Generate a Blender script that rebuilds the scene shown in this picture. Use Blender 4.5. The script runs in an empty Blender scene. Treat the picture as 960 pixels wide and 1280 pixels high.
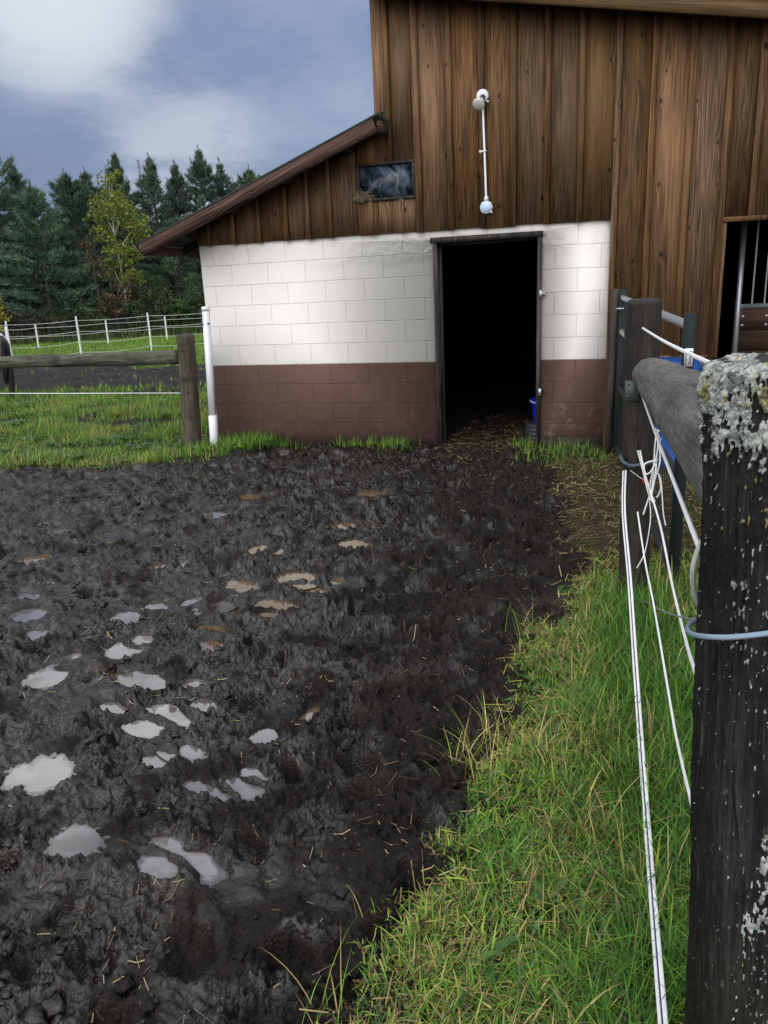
import bpy, bmesh, math, random
import numpy as np
from mathutils import Matrix, Vector
rng = np.random.default_rng(7); random.seed(7)
R = math.radians
sc = bpy.context.scene
COL = sc.collection

# ------------------------------------------------------------------ camera
# World frame: x runs along the barn wall (0 = right corner of the block wall), y goes into the barn, z is up.
F, PITCH, ROLL, YAW = 964.07, R(16.381), R(-2.727), R(17.323)
CAM = np.array([0.114, -7.5, 1.6])
cr, sr, cp, sp = math.cos(ROLL), math.sin(ROLL), math.cos(PITCH), math.sin(PITCH)
cyw, syw = math.cos(YAW), math.sin(YAW)
def _w(v): return np.array([v[0]*cyw - v[1]*syw, v[0]*syw + v[1]*cyw, v[2]])
AX_R, AX_U, AX_B = _w((cr, sr*sp, sr*cp)), _w((-sr, cr*sp, cr*cp)), _w((0, -cp, sp))
def sight(x, y): return AX_R*(x-480)/F - AX_U*(y-640)/F - AX_B
def on_ground(x, y, z=0.):            # survey helper: where a sight line meets the level z
    d = sight(x, y); return CAM + d*(z-CAM[2])/d[2]
def on_plane(x, y, Y):                # where a sight line meets the plane y = Y
    d = sight(x, y); return CAM + d*(Y-CAM[1])/d[1]
def along(x, dist):                   # plan position in a bearing at a distance
    d = sight(x, 430); d = d[:2]/np.hypot(d[0], d[1]); return CAM[:2] + d*dist
cam = bpy.data.cameras.new('camera'); co = bpy.data.objects.new('camera', cam); COL.objects.link(co)
M4 = Matrix([[AX_R[i], AX_U[i], AX_B[i], CAM[i]] for i in range(3)] + [[0, 0, 0, 1]])
co.matrix_world = M4
cam.sensor_fit = 'VERTICAL'; cam.sensor_height = 36; cam.lens = 36*F/1280
cam.clip_start = .02; cam.clip_end = 2000
sc.camera = co

# ------------------------------------------------------------------ noise
def _hash(ix, iy, seed):
    n = (ix.astype(np.int64)*374761393 + iy.astype(np.int64)*668265263 + seed*1442695041) & 0xffffffff
    n = ((n ^ (n >> 13))*1274126177) & 0xffffffff
    n = ((n ^ (n >> 15))*2246822519) & 0xffffffff
    return (n ^ (n >> 16)) & 0xffffffff
def perlin(x, y, seed=0):
    x0 = np.floor(x); y0 = np.floor(y); fx = x-x0; fy = y-y0; ix = x0.astype(np.int64); iy = y0.astype(np.int64)
    u = fx*fx*fx*(fx*(fx*6-15)+10); v = fy*fy*fy*(fy*(fy*6-15)+10)
    def g(dx, dy):
        a = _hash(ix+dx, iy+dy, seed)*(2*np.pi/4294967296.0)
        return np.cos(a)*(fx-dx) + np.sin(a)*(fy-dy)
    a = g(0, 0); b = g(1, 0); c = g(0, 1); d = g(1, 1)
    return (a+(b-a)*u + ((c+(d-c)*u) - (a+(b-a)*u))*v)*1.5
def fbm(x, y, octv=4, seed=0, gain=.5):
    s = 0; a = 1.; f = 1.
    for o in range(octv): s = s + a*perlin(x*f+o*17.3, y*f-o*9.1, seed+o); a *= gain; f *= 2.03
    return s
def lumps(x, y, seed=0):              # rounded clods: bumps of random size around scattered points
    x0 = np.floor(x).astype(np.int64); y0 = np.floor(y).astype(np.int64); h = np.zeros_like(x)
    for dx in (-1, 0, 1):
        for dy in (-1, 0, 1):
            cx, cy = x0+dx, y0+dy
            px = cx + _hash(cx, cy, seed)/4294967296.; py = cy + _hash(cx, cy, seed+1)/4294967296.
            r = .35 + .6*_hash(cx, cy, seed+2)/4294967296.
            d = np.hypot(x-px, y-py)/r
            h = np.maximum(h, r*np.sqrt(np.maximum(0, 1-d*d)))
    return h
def sstep(a, b, x):
    t = np.clip((x-a)/(b-a), 0, 1); return t*t*(3-2*t)

# ------------------------------------------------------------------ object helpers
def mesh_np(name, V, faces, mat=None, parent=None, attrs=None, smooth=False, sizes=None):
    V = np.asarray(V, np.float32); faces = np.asarray(faces)
    me = bpy.data.meshes.new(name); me.vertices.add(len(V)); me.vertices.foreach_set('co', V.ravel())
    if sizes is None: n = faces.shape[1]; sizes = np.full(len(faces), n, np.int32)
    me.loops.add(faces.size); me.loops.foreach_set('vertex_index', faces.ravel().astype(np.int32))
    me.polygons.add(len(sizes)); st = np.concatenate([[0], np.cumsum(sizes)[:-1]]).astype(np.int32)
    me.polygons.foreach_set('loop_start', st)
    if smooth: me.polygons.foreach_set('use_smooth', np.ones(len(sizes), bool))
    for k, a in (attrs or {}).items():
        a = np.asarray(a, np.float32)
        if a.ndim == 2:
            at = me.attributes.new(k, 'FLOAT_COLOR', 'POINT'); c = np.ones((len(V), 4), np.float32); c[:, :3] = a; at.data.foreach_set('color', c.ravel())
        else:
            at = me.attributes.new(k, 'FLOAT', 'POINT'); at.data.foreach_set('value', a)
    me.update(calc_edges=True); me.validate()
    return link(name, me, mat, parent)
def link(name, me, mat=None, parent=None):
    o = bpy.data.objects.new(name, me); COL.objects.link(o)
    if mat: me.materials.append(mat)
    if parent: o.parent = parent
    return o
def tag(o, label=None, cat=None, group=None, kind=None):
    for k, v in (('label', label), ('category', cat), ('group', group), ('kind', kind)):
        if v: o[k] = v
    return o
def empty(name, loc, label, cat, group=None):
    o = bpy.data.objects.new(name, None); COL.objects.link(o); o.location = loc; o.empty_display_size = .1
    return tag(o, label, cat, group)
class MB:                             # collects boxes, prisms, tubes into one mesh with a per-piece random value
    def __init__(s): s.V = []; s.F = []; s.S = []; s.A = []
    def add(s, V, F):
        b = len(s.V); s.V += [tuple(v) for v in V]; r = random.random(); s.A += [r]*len(V)
        for f in F: s.F += [b+i for i in f]; s.S.append(len(f))
    def prism(s, pts, y0, y1):        # outline in the x-z plane, front face at y0, pulled back to y1
        n = len(pts); V = [(x, y0, z) for x, z in pts] + [(x, y1, z) for x, z in pts]
        F = [tuple(range(n)), tuple(range(2*n-1, n-1, -1))] + [((i+1) % n, i, n+i, n+(i+1) % n) for i in range(n)]
        s.add(V, F)
    def box(s, x0, x1, y0, y1, z0, z1): s.prism([(x0, z0), (x1, z0), (x1, z1), (x0, z1)], y0, y1)
    def tube(s, P, r, n=8, smooth=0, cap=True):
        P = np.array(P, float); r = np.full(len(P), r) if np.isscalar(r) else np.array(r, float)
        if smooth: P, r = spline(P, r, smooth)
        T = np.gradient(P, axis=0); T /= np.linalg.norm(T, axis=1)[:, None]
        up = np.array([0, 0, 1.]) if abs(T[0][2]) < .9 else np.array([1., 0, 0])
        V = []
        N = np.cross(T[0], up); N /= np.linalg.norm(N)
        for i in range(len(P)):
            N = N - T[i]*N.dot(T[i]); N /= np.linalg.norm(N); B = np.cross(T[i], N)
            for k in range(n): a = 2*math.pi*k/n; V.append(P[i] + r[i]*(N*math.cos(a)+B*math.sin(a)))
        F = [(i*n+k, i*n+(k+1) % n, (i+1)*n+(k+1) % n, (i+1)*n+k) for i in range(len(P)-1) for k in range(n)]
        if cap: F += [tuple(range(n-1, -1, -1)), tuple(range((len(P)-1)*n, len(P)*n))]
        s.add(V, F)
    def lathe(s, prof, c, n=24, axis=(0, 0, 1)):
        ax = Vector(axis).normalized(); q = Vector((0, 0, 1)).rotation_difference(ax); c = Vector(c)
        V = [tuple(c + q @ Vector((r*math.cos(2*math.pi*k/n), r*math.sin(2*math.pi*k/n), z))) for r, z in prof for k in range(n)]
        F = [(i*n+k, i*n+(k+1) % n, (i+1)*n+(k+1) % n, (i+1)*n+k) for i in range(len(prof)-1) for k in range(n)]
        F += [tuple(range(n-1, -1, -1)), tuple(range((len(prof)-1)*n, len(prof)*n))]
        s.add(V, F)
    def build(s, name, mat, parent=None, smooth=False, bevel=0):
        o = mesh_np(name, s.V, np.array(s.F), mat, parent, {'rnd': np.array(s.A)}, smooth, np.array(s.S, np.int32))
        bm = bmesh.new(); bm.from_mesh(o.data); bmesh.ops.recalc_face_normals(bm, faces=bm.faces)
        if bevel: bmesh.ops.bevel(bm, geom=[e for e in bm.edges], offset=bevel, segments=2, affect='EDGES', clamp_overlap=True)
        bm.to_mesh(o.data); bm.free()
        if smooth:
            for p in o.data.polygons: p.use_smooth = True
            try: o.data.set_sharp_from_angle(angle=R(40))
            except Exception: pass
        if parent is not None and parent.type == 'EMPTY': o.location = -Vector(parent.location)
        return o
def spline(P, r, k):
    Q = []; q = []; n = len(P)
    for i in range(n-1):
        p0, p1, p2, p3 = P[max(i-1, 0)], P[i], P[i+1], P[min(i+2, n-1)]
        for j in range(k):
            t = j/k; Q.append(.5*((2*p1)+(p2-p0)*t+(2*p0-5*p1+4*p2-p3)*t*t+(3*p1-p0-3*p2+p3)*t**3)); q.append(r[i]+(r[i+1]-r[i])*t)
    Q.append(P[-1]); q.append(r[-1]); return np.array(Q), np.array(q)
def place(o, parent):                 # parts are modelled in world coordinates; parent Empties stand at the thing's base
    o.parent = parent; o.location = -Vector(parent.location); return o

# ------------------------------------------------------------------ material helpers
class NT:
    def __init__(s, name):
        s.m = bpy.data.materials.new(name); s.m.use_nodes = True; s.t = s.m.node_tree; s.b = s.t.nodes['Principled BSDF']
        s.co = s.n('ShaderNodeTexCoord').outputs['Object']
    def n(s, typ, **kw):
        nd = s.t.nodes.new(typ)
        for k, v in kw.items(): setattr(nd, k, v)
        return nd
    def put(s, sock, v):
        if hasattr(v, 'is_output') or isinstance(v, bpy.types.NodeSocket): s.t.links.new(v, sock)
        else:
            if hasattr(sock.default_value, '__len__') and not hasattr(v, '__len__'): v = (v,)*len(sock.default_value)
            if hasattr(sock.default_value, '__len__') and len(sock.default_value) == 4 and len(v) == 3: v = (*v, 1)
            sock.default_value = v
    def set(s, **kw):
        for k, v in kw.items(): s.put(s.b.inputs[k.replace('_', ' ')], v)
        return s
    def math(s, op, a, b=0., c=None, clamp=False):
        nd = s.n('ShaderNodeMath', operation=op, use_clamp=clamp); s.put(nd.inputs[0], a); s.put(nd.inputs[1], b)
        if c is not None: s.put(nd.inputs[2], c)
        return nd.outputs[0]
    def map(s, scale=(1, 1, 1), loc=(0, 0, 0), rot=(0, 0, 0), vec=None):
        nd = s.n('ShaderNodeMapping'); s.put(nd.inputs[0], vec or s.co); nd.inputs['Scale'].default_value = scale; nd.inputs['Location'].default_value = loc; nd.inputs['Rotation'].default_value = rot
        return nd.outputs[0]
    def noise(s, scale, vec=None, detail=4, rough=.55, dist=0.):
        nd = s.n('ShaderNodeTexNoise'); s.put(nd.inputs['Vector'], vec or s.co); nd.inputs['Scale'].default_value = scale; nd.inputs['Detail'].default_value = detail
        nd.inputs['Roughness'].default_value = rough; nd.inputs['Distortion'].default_value = dist
        return nd.outputs['Fac']
    def voro(s, scale, vec=None, feature='F1', out='Distance', rand=1., dim='3D'):
        nd = s.n('ShaderNodeTexVoronoi', feature=feature, voronoi_dimensions=dim); s.put(nd.inputs['Vector'], vec or s.co); nd.inputs['Scale'].default_value = scale; nd.inputs['Randomness'].default_value = rand
        return nd.outputs[out]
    def ramp(s, fac, stops):
        nd = s.n('ShaderNodeValToRGB'); s.put(nd.inputs[0], fac); e = nd.color_ramp.elements
        for i, (p, c) in enumerate(stops):
            el = e[i] if i < 2 else e.new(p)
            el.position = p; el.color = (*c, 1) if hasattr(c, '__len__') else (c, c, c, 1)
        return nd.outputs[0]
    def step(s, v, a, b): 
        nd = s.n('ShaderNodeMapRange', interpolation_type='SMOOTHSTEP'); s.put(nd.inputs[0], v); s.put(nd.inputs[1], a); s.put(nd.inputs[2], b)
        return nd.outputs[0]
    def mix(s, f, a, b, blend='MIX'):
        nd = s.n('ShaderNodeMix', data_type='RGBA', blend_type=blend); s.put(nd.inputs[0], f); s.put(nd.inputs[6], a); s.put(nd.inputs[7], b)
        return nd.outputs[2]
    def attr(s, name, out='Fac'): return s.n('ShaderNodeAttribute', attribute_name=name).outputs[out]
    def sep(s, vec=None):
        nd = s.n('ShaderNodeSeparateXYZ'); s.put(nd.inputs[0], vec or s.co); return nd.outputs
    def comb(s, x, y, z):
        nd = s.n('ShaderNodeCombineXYZ'); s.put(nd.inputs[0], x); s.put(nd.inputs[1], y); s.put(nd.inputs[2], z); return nd.outputs[0]
    def bump(s, h, strength=.5, dist=.01):
        nd = s.n('ShaderNodeBump'); s.put(nd.inputs['Height'], h); nd.inputs['Strength'].default_value = strength; nd.inputs['Distance'].default_value = dist
        s.t.links.new(nd.outputs[0], s.b.inputs['Normal']); return s
def plain(name, c, rough=.6, metal=0., var=.25, scale=30, bump=.0):
    t = NT(name); n = t.noise(scale, detail=5)
    t.set(Base_Color=t.mix(n, [x*(1-var) for x in c], [x*(1+var) for x in c]), Roughness=rough, Metallic=metal)
    if bump: t.bump(t.noise(scale*3), bump, .004)
    return t.m

def wood(name, dark, mid, light, rough=.75, knots=True, grain_axis='z', board=True, stain=.42, gs=1., rw=.13, bump=.35, spec=.3, lowstain=0.):
    t = NT(name); x, y, z = t.sep()[:3]
    rnd = t.attr('rnd') if board else 0.37
    if grain_axis == 'x': a, g = z, x
    else: a, g = x, z
    a = t.math('ADD', a, t.math('MULTIPLY', y, .8))
    gz_ = t.math('ADD', g, t.math('MULTIPLY', rnd, 37.))
    ax_ = t.math('ADD', a, t.math('MULTIPLY', rnd, 11.))
    kv = t.comb(t.math('MULTIPLY', ax_, 5.5), t.math('MULTIPLY', gz_, 3.2), 0.)
    kd = t.voro(1., kv, dim='2D')                                                     # distance to the nearest knot
    kcol = t.n('ShaderNodeSeparateColor'); t.put(kcol.inputs[0], t.voro(1., kv, out='Color', dim='2D'))
    big = t.math('GREATER_THAN', kcol.outputs[0], .5)
    push = t.math('MULTIPLY', t.math('POWER', t.math('SUBTRACT', 1., t.math('MINIMUM', t.math('MULTIPLY', kd, 2.6), 1.)), 2.), .03)
    if knots: push = t.math('MULTIPLY', push, big)
    ag = t.math('ADD', ax_, push) if knots else ax_
    if gs != 1: ag = t.math('MULTIPLY', ag, gs)
    wob = t.noise(1., t.comb(t.math('MULTIPLY', ag, 9.), 0., t.math('MULTIPLY', gz_, .42)), detail=2)
    rings = t.math('SINE', t.math('MULTIPLY', t.math('ADD', ag, t.math('MULTIPLY', wob, .3)), 240.))
    rings = t.math('MULTIPLY_ADD', rings, .5, .5)
    fine = t.noise(1., t.comb(t.math('MULTIPLY', ag, 95.), t.math('MULTIPLY', y, 30.), t.math('MULTIPLY', gz_, 2.4)), detail=4, rough=.6)
    v = t.math('ADD', t.math('MULTIPLY', rings, rw), t.math('MULTIPLY', fine, 1-rw))
    col = t.ramp(v, [(.32, dark), (.49, mid), (.68, light)])
    gold = t.noise(1., t.comb(t.math('MULTIPLY', ax_, 3.5), 7., t.math('MULTIPLY', gz_, .5)), detail=3); col = t.mix(t.math('MULTIPLY', t.step(gold, .46, .66), .6), col, [q*1.1 for q in light])
    tone = t.noise(1., t.comb(t.math('MULTIPLY', ax_, 11.), 0., t.math('MULTIPLY', gz_, .7)), detail=6, rough=.65)
    col = t.mix(t.math('MULTIPLY', t.step(tone, .42, .68), stain), col, [c*.55 for c in dark])
    bt = t.n('ShaderNodeHueSaturation'); t.put(bt.inputs['Color'], col); t.put(bt.inputs['Value'], t.math('MULTIPLY_ADD', rnd, .62, .72)); t.put(bt.inputs['Hue'], t.math('MULTIPLY_ADD', rnd, -.008, .505))
    t.put(bt.inputs['Saturation'], t.math('MULTIPLY_ADD', t.math('FRACT', t.math('MULTIPLY', rnd, 7.3))  , .2, .9))
    col = bt.outputs[0]
    if knots:
        k = t.math('MULTIPLY', t.math('SUBTRACT', 1., t.step(kd, t.math('MULTIPLY', kcol.outputs[1], .05), t.math('MULTIPLY_ADD', kcol.outputs[1], .07, .045))), t.math('MULTIPLY', big, .9))
        col = t.mix(k, col, [c*.3 for c in dark])
        # dark run below old knots
        col = t.mix(t.math('MULTIPLY', t.step(t.noise(1., t.comb(t.math('MULTIPLY', ax_, 22.), 3., t.math('MULTIPLY', gz_, .9)), detail=3), .58, .72), .6*stain), col, [c*.4 for c in dark])
    if lowstain:
        w = t.math('ADD', z, t.math('MULTIPLY', t.noise(7.), .25))
        col = t.mix(t.math('MULTIPLY', t.math('SUBTRACT', 1., t.step(w, .1, .5)), lowstain), col, (.02, .017, .013))
    t.set(Base_Color=col, Roughness=rough, Specular_IOR_Level=spec)
    t.bump(t.math('ADD', t.math('MULTIPLY', v, 1.), t.math('MULTIPLY', fine, .6)), bump, .004)
    return t.m

m_siding = wood('weathered_siding', (.028, .0145, .0072), (.105, .055, .024), (.205, .113, .049))
m_siding_dark = wood('sheltered_siding', (.03, .015, .007), (.11, .056, .025), (.2, .105, .045))
m_fascia = wood('stained_fascia', (.010, .006, .005), (.04, .022, .018), (.125, .068, .055), rough=.75, board=False, grain_axis='x', stain=.3, gs=.8, rw=.5, bump=1.)
m_rake = wood('weathered_rake', (.03, .018, .009), (.12, .07, .032), (.2, .12, .055), board=False, grain_axis='x', stain=.5)
m_frame = wood('dark_frame_wood', (.006, .006, .007), (.026, .023, .022), (.1, .09, .085), knots=False, stain=.5, board=False)
m_post = wood('weathered_post_wood', (.02, .016, .012), (.065, .05, .036), (.15, .125, .095), knots=False, board=False, stain=.5, lowstain=.4)
m_darkpost = wood('wet_dark_post_wood', (.008, .007, .006), (.028, .022, .018), (.075, .065, .055), knots=False, board=False, stain=.6)
m_greyrail = wood('silver_grey_rail_wood', (.02, .02, .017), (.09, .092, .08), (.22, .225, .2), knots=False, board=False, grain_axis='x', stain=.45)
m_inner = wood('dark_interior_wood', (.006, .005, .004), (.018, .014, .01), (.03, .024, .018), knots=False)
m_plank = wood('dirty_base_plank', (.012, .008, .006), (.03, .021, .016), (.05, .036, .028), knots=False, board=False, grain_axis='x')
m_soffit = plain('dark_soffit', (.014, .01, .009), .9)
m_shingle = plain('dark_shingle', (.025, .024, .026), .9, scale=60, bump=.4)
m_galv = plain('galvanised_steel', (.42, .45, .48), .42, .75, .3, 40)
m_white = plain('white_paint_metal', (.62, .66, .72), .4, 0, .15, 30)
m_conduit = plain('bright_conduit', (.68, .7, .73), .35, .35, .12, 40)
m_cover = plain('pale_blue_cover', (.42, .54, .72), .4, .2, .12, 30)
m_gate = plain('dark_green_gate_paint', (.005, .014, .016), .85, 0, .3, 25)
m_blue = plain('bright_blue_plastic', (.008, .06, .27), .5, 0, .15, 12)
m_navy = plain('navy_plastic_bucket', (.006, .012, .33), .35, 0, .1, 12)
m_rubber = plain('black_rubber', (.028, .032, .036), .6, 0, .25, 30)
m_bracket = plain('dull_grey_plate', (.08, .095, .095), .6, .2)
m_rope = NT('white_electric_rope')
_n = m_rope.noise(900, detail=2); m_rope = m_rope.set(Base_Color=m_rope.mix(m_rope.noise(14), (.62, .62, .63), (.86, .86, .85)), Roughness=.6).m
m_stripe = plain('dark_blue_tracer', (.03, .03, .09), .6)
m_cable = plain('blue_grey_cable', (.2, .27, .36), .4, 0, .15, 60)
m_hose = plain('pale_green_grey_hose', (.36, .4, .36), .45, 0, .2, 40)
m_orange = plain('faded_orange_plastic', (.45, .12, .05), .5)
m_red = plain('faded_red_plastic', (.4, .05, .04), .5)
m_insul = plain('slate_blue_tubing', (.05, .075, .12), .4, 0, .3, 30)
m_tape = plain('white_fence_post', (.72, .72, .74), .5, 0, .12, 8)
m_wire = plain('white_fence_strand', (.6, .62, .6), .5)
m_darkwire = plain('dark_wire', (.012, .013, .013), .6)
m_label = plain('white_label', (.75, .76, .78), .5, 0, .05, 30)
m_ink = plain('label_ink', (.06, .08, .14), .6)

# white vinyl post with a little green dirt
t = NT('white_vinyl'); m_vinyl = t.set(Base_Color=t.mix(t.step(t.noise(9, t.map((1, 1, .3)), detail=6), .5, .75), (.78, .8, .84), (.5, .55, .52)), Roughness=.45).m

# painted block wall: the running bond is in the bump and a slightly dirtier joint
def block_mat():
    t = NT('painted_concrete_block'); x, y, z = t.sep()[:3]
    v = t.comb(t.math('ADD', t.math('ADD', x, y), .285), t.math('SUBTRACT', z, .0406), 0.)
    wv = t.n('ShaderNodeVectorMath', operation='ADD'); t.put(wv.inputs[0], v)
    nz = t.n('ShaderNodeTexNoise'); nz.inputs['Scale'].default_value = 5.; t.put(nz.inputs['Vector'], t.co)
    ns = t.n('ShaderNodeVectorMath', operation='MULTIPLY_ADD'); t.put(ns.inputs[0], nz.outputs['Color']); ns.inputs[1].default_value = (.008, .008, 0); ns.inputs[2].default_value = (-.004, -.004, 0)
    t.put(wv.inputs[1], ns.outputs[0])
    br = t.n('ShaderNodeTexBrick'); t.put(br.inputs['Vector'], wv.outputs[0])
    br.inputs['Scale'].default_value = 1; br.inputs['Mortar Size'].default_value = .0045; br.inputs['Mortar Smooth'].default_value = .6
    br.inputs['Brick Width'].default_value = .4064; br.inputs['Row Height'].default_value = .2032; br.offset = .5
    br.inputs['Color1'].default_value = (.0, 0, 0, 1); br.inputs['Color2'].default_value = (1, 1, 1, 1); br.inputs['Mortar'].default_value = (.5, .5, .5, 1)
    tone = t.n('ShaderNodeSeparateColor'); t.put(tone.inputs[0], br.outputs['Color'])
    joint = br.outputs['Fac']
    jn = t.math('MULTIPLY', joint, t.step(t.noise(2.2, detail=3), .3, .6))
    blotch = t.noise(1.6, detail=6, rough=.6); fine = t.noise(38, detail=4)
    white = t.mix(t.step(blotch, .35, .75), (.80, .775, .735), (.75, .73, .695))
    white = t.mix(t.math('MULTIPLY', tone.outputs[0], .1), white, (.62, .61, .6))
    white = t.mix(t.math('MULTIPLY', jn, .15), white, (.3, .3, .3))
    # grey splashes low on the white band, small black specks
    splash = t.math('MULTIPLY', t.step(t.noise(3.2, t.map((1, 1, 2.2)), detail=6, rough=.7), .55, .75), t.math('SUBTRACT', 1., t.step(z, .9, 1.5)))
    white = t.mix(t.math('MULTIPLY', splash, .12), white, (.3, .29, .28))
    runs = t.math('MULTIPLY', t.step(t.noise(1., t.comb(t.math('MULTIPLY', x, 16.), 0., t.math('MULTIPLY', z, .9)), detail=4), .6, .85), .07)
    white = t.mix(runs, white, (.42, .40, .36))
    sp = t.voro(5.5, t.co); sc_ = t.n('ShaderNodeSeparateColor'); t.put(sc_.inputs[0], t.voro(5.5, t.co, out='Color'))
    speck = t.math('MULTIPLY', t.math('LESS_THAN', sp, t.math('MULTIPLY', sc_.outputs[1], .06)), t.math('GREATER_THAN', sc_.outputs[0], .7))
    white = t.mix(t.math('MULTIPLY', speck, .9), white, (.05, .045, .04))
    brown = t.mix(t.step(blotch, .3, .75), (.185, .103, .086), (.145, .083, .071))
    brown = t.mix(t.math('MULTIPLY', tone.outputs[0], .15), brown, (.1, .065, .06))
    brown = t.mix(t.math('MULTIPLY', jn, .3), brown, (.03, .02, .02))
    # pale scuffs: strong by the right of the door and low down
    low = t.math('SUBTRACT', 1., t.step(z, .05, .75))
    right = t.step(x, -2.3, -.4)
    sm = t.math('MULTIPLY', t.step(t.noise(11, detail=7, rough=.72), .5, .7), t.math('MULTIPLY_ADD', t.math('MULTIPLY', low, t.math('ADD', right, .25)), .8, .10))
    brown = t.mix(sm, brown, (.34, .28, .26))
    scr = t.math('MULTIPLY', t.step(t.noise(1., t.map((26, 1, 60), rot=(0, .6, 0)), detail=4), .66, .74), t.math('MULTIPLY_ADD', right, .3, .1))
    brown = t.mix(scr, brown, (.3, .26, .25))
    mudl = t.math('MULTIPLY', t.math('SUBTRACT', 1., t.step(t.math('ADD', z, t.math('MULTIPLY', t.noise(9), .2)), .08, .3)), .75)
    brown = t.mix(mudl, brown, (.04, .033, .029))
    edge = t.step(t.math('ADD', z, t.math('MULTIPLY', t.noise(25), .008)), .855, .859)
    col = t.mix(edge, brown, white)
    t.set(Base_Color=col, Roughness=t.math('MULTIPLY_ADD', fine, .2, .5), Specular_IOR_Level=.35)
    patch = t.math('MULTIPLY', t.noise(14, detail=4), t.step(t.math('ADD', z, t.math('MULTIPLY', t.noise(3.), .2)), 1.86, 1.98))
    t.bump(t.math('ADD', t.math('MULTIPLY', joint, -1.), t.math('ADD', t.math('MULTIPLY', fine, .35), t.math('MULTIPLY', patch, 2.))), .8, .006)
    return t.m
m_block = block_mat()

# ------------------------------------------------------------------ terrain
EDGE_R = np.array([(-.52, -7.6), (-.50, -6.6), (-.47, -6.267), (-.40, -6.02), (-.36, -5.65), (-.385, -5.26), (-.29, -4.92), (-.28, -4.39), (-.17, -3.83), (-.09, -3.3), (-.19, -2.9), (-.34, -2.0), (-.42, -1.2), (-.6, -.33), (-.62, .1)])
EDGE_F = np.array([(-14, -2.2), (-7.5, -1.75), (-5.67, -1.54), (-4.8, -1.42), (-4.12, -1.12), (-3.75, -.8), (-3.4, -.35), (-3.2, .0), (-3.0, .12), (-1.6, .15), (-.62, .1), (0, .1)])
def axis(parts):
    out = []
    for a, b, s in parts: out += list(np.arange(a, b-1e-9, s))
    return out
def grow(start, s, stop, sign):
    out = []; x = start
    while x < stop: s *= 1.14; x += s; out.append(x)
    return [sign*v for v in out]
xs = sorted(set(np.round(grow(16., .12, 400, -1) + axis([(-16, -7.2, .11), (-7.2, -4.0, .018), (-4.0, -2.6, .012), (-2.6, -2.0, .008), (-2.0, -.2, .0048), (-.2, .62, .008), (.62, 1.3, .02)]) + [1.3] + grow(1.3, .03, 300, 1), 5)))
ys = sorted(set(np.round(grow(7.4, .03, 60, -1) + axis([(-7.4, -6.6, .012), (-6.6, -5.0, .0046), (-5.0, -3.8, .0068), (-3.8, -3.0, .009), (-3.0, -1.4, .012), (-1.4, .3, .016), (.3, 11, .1)]) + [11.0] + grow(11., .12, 500, 1), 5)))
xs = np.array(xs); ys = np.array(ys)
GX, GY = np.meshgrid(xs, ys)
def mud_sdf(X, Y):                    # > 0 inside the paddock mud
    wob = .10*fbm(X*2.1, Y*2.1, 4, 51) + .035*fbm(X*11, Y*11, 3, 57)
    e = np.interp(Y, EDGE_R[:, 1], EDGE_R[:, 0]); f = np.interp(X, EDGE_F[:, 0], EDGE_F[:, 1])
    return np.minimum(e-X, f-Y) + wob
def field_mud(X, Y):                  # the trampled strip across the field, and bare patches nearer by
    near = np.interp(X, [-18, -11.0, -7.18, -4], [4.6, 4.4, 4.2, 4.1]); far = np.interp(X, [-18, -14.4, -9.6, -4], [10.4, 9.8, 8.3, 6.6])
    w = fbm(X*.8, Y*.8, 3, 61)
    s = np.minimum(Y-near, far-Y) + w*.8
    p = fbm(X*.75+3, Y*1.2, 4, 63)*1.3 - .03 - np.where(Y > 4.5, .5, 0) - np.where(Y < .3, .12, 0)
    return np.maximum(sstep(-.2, .4, s), sstep(0., .3, p)*.9*sstep(-1.2, .2, Y))
SDF = mud_sdf(GX, GY)
MUD = sstep(-.17, -.05, SDF)
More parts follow.
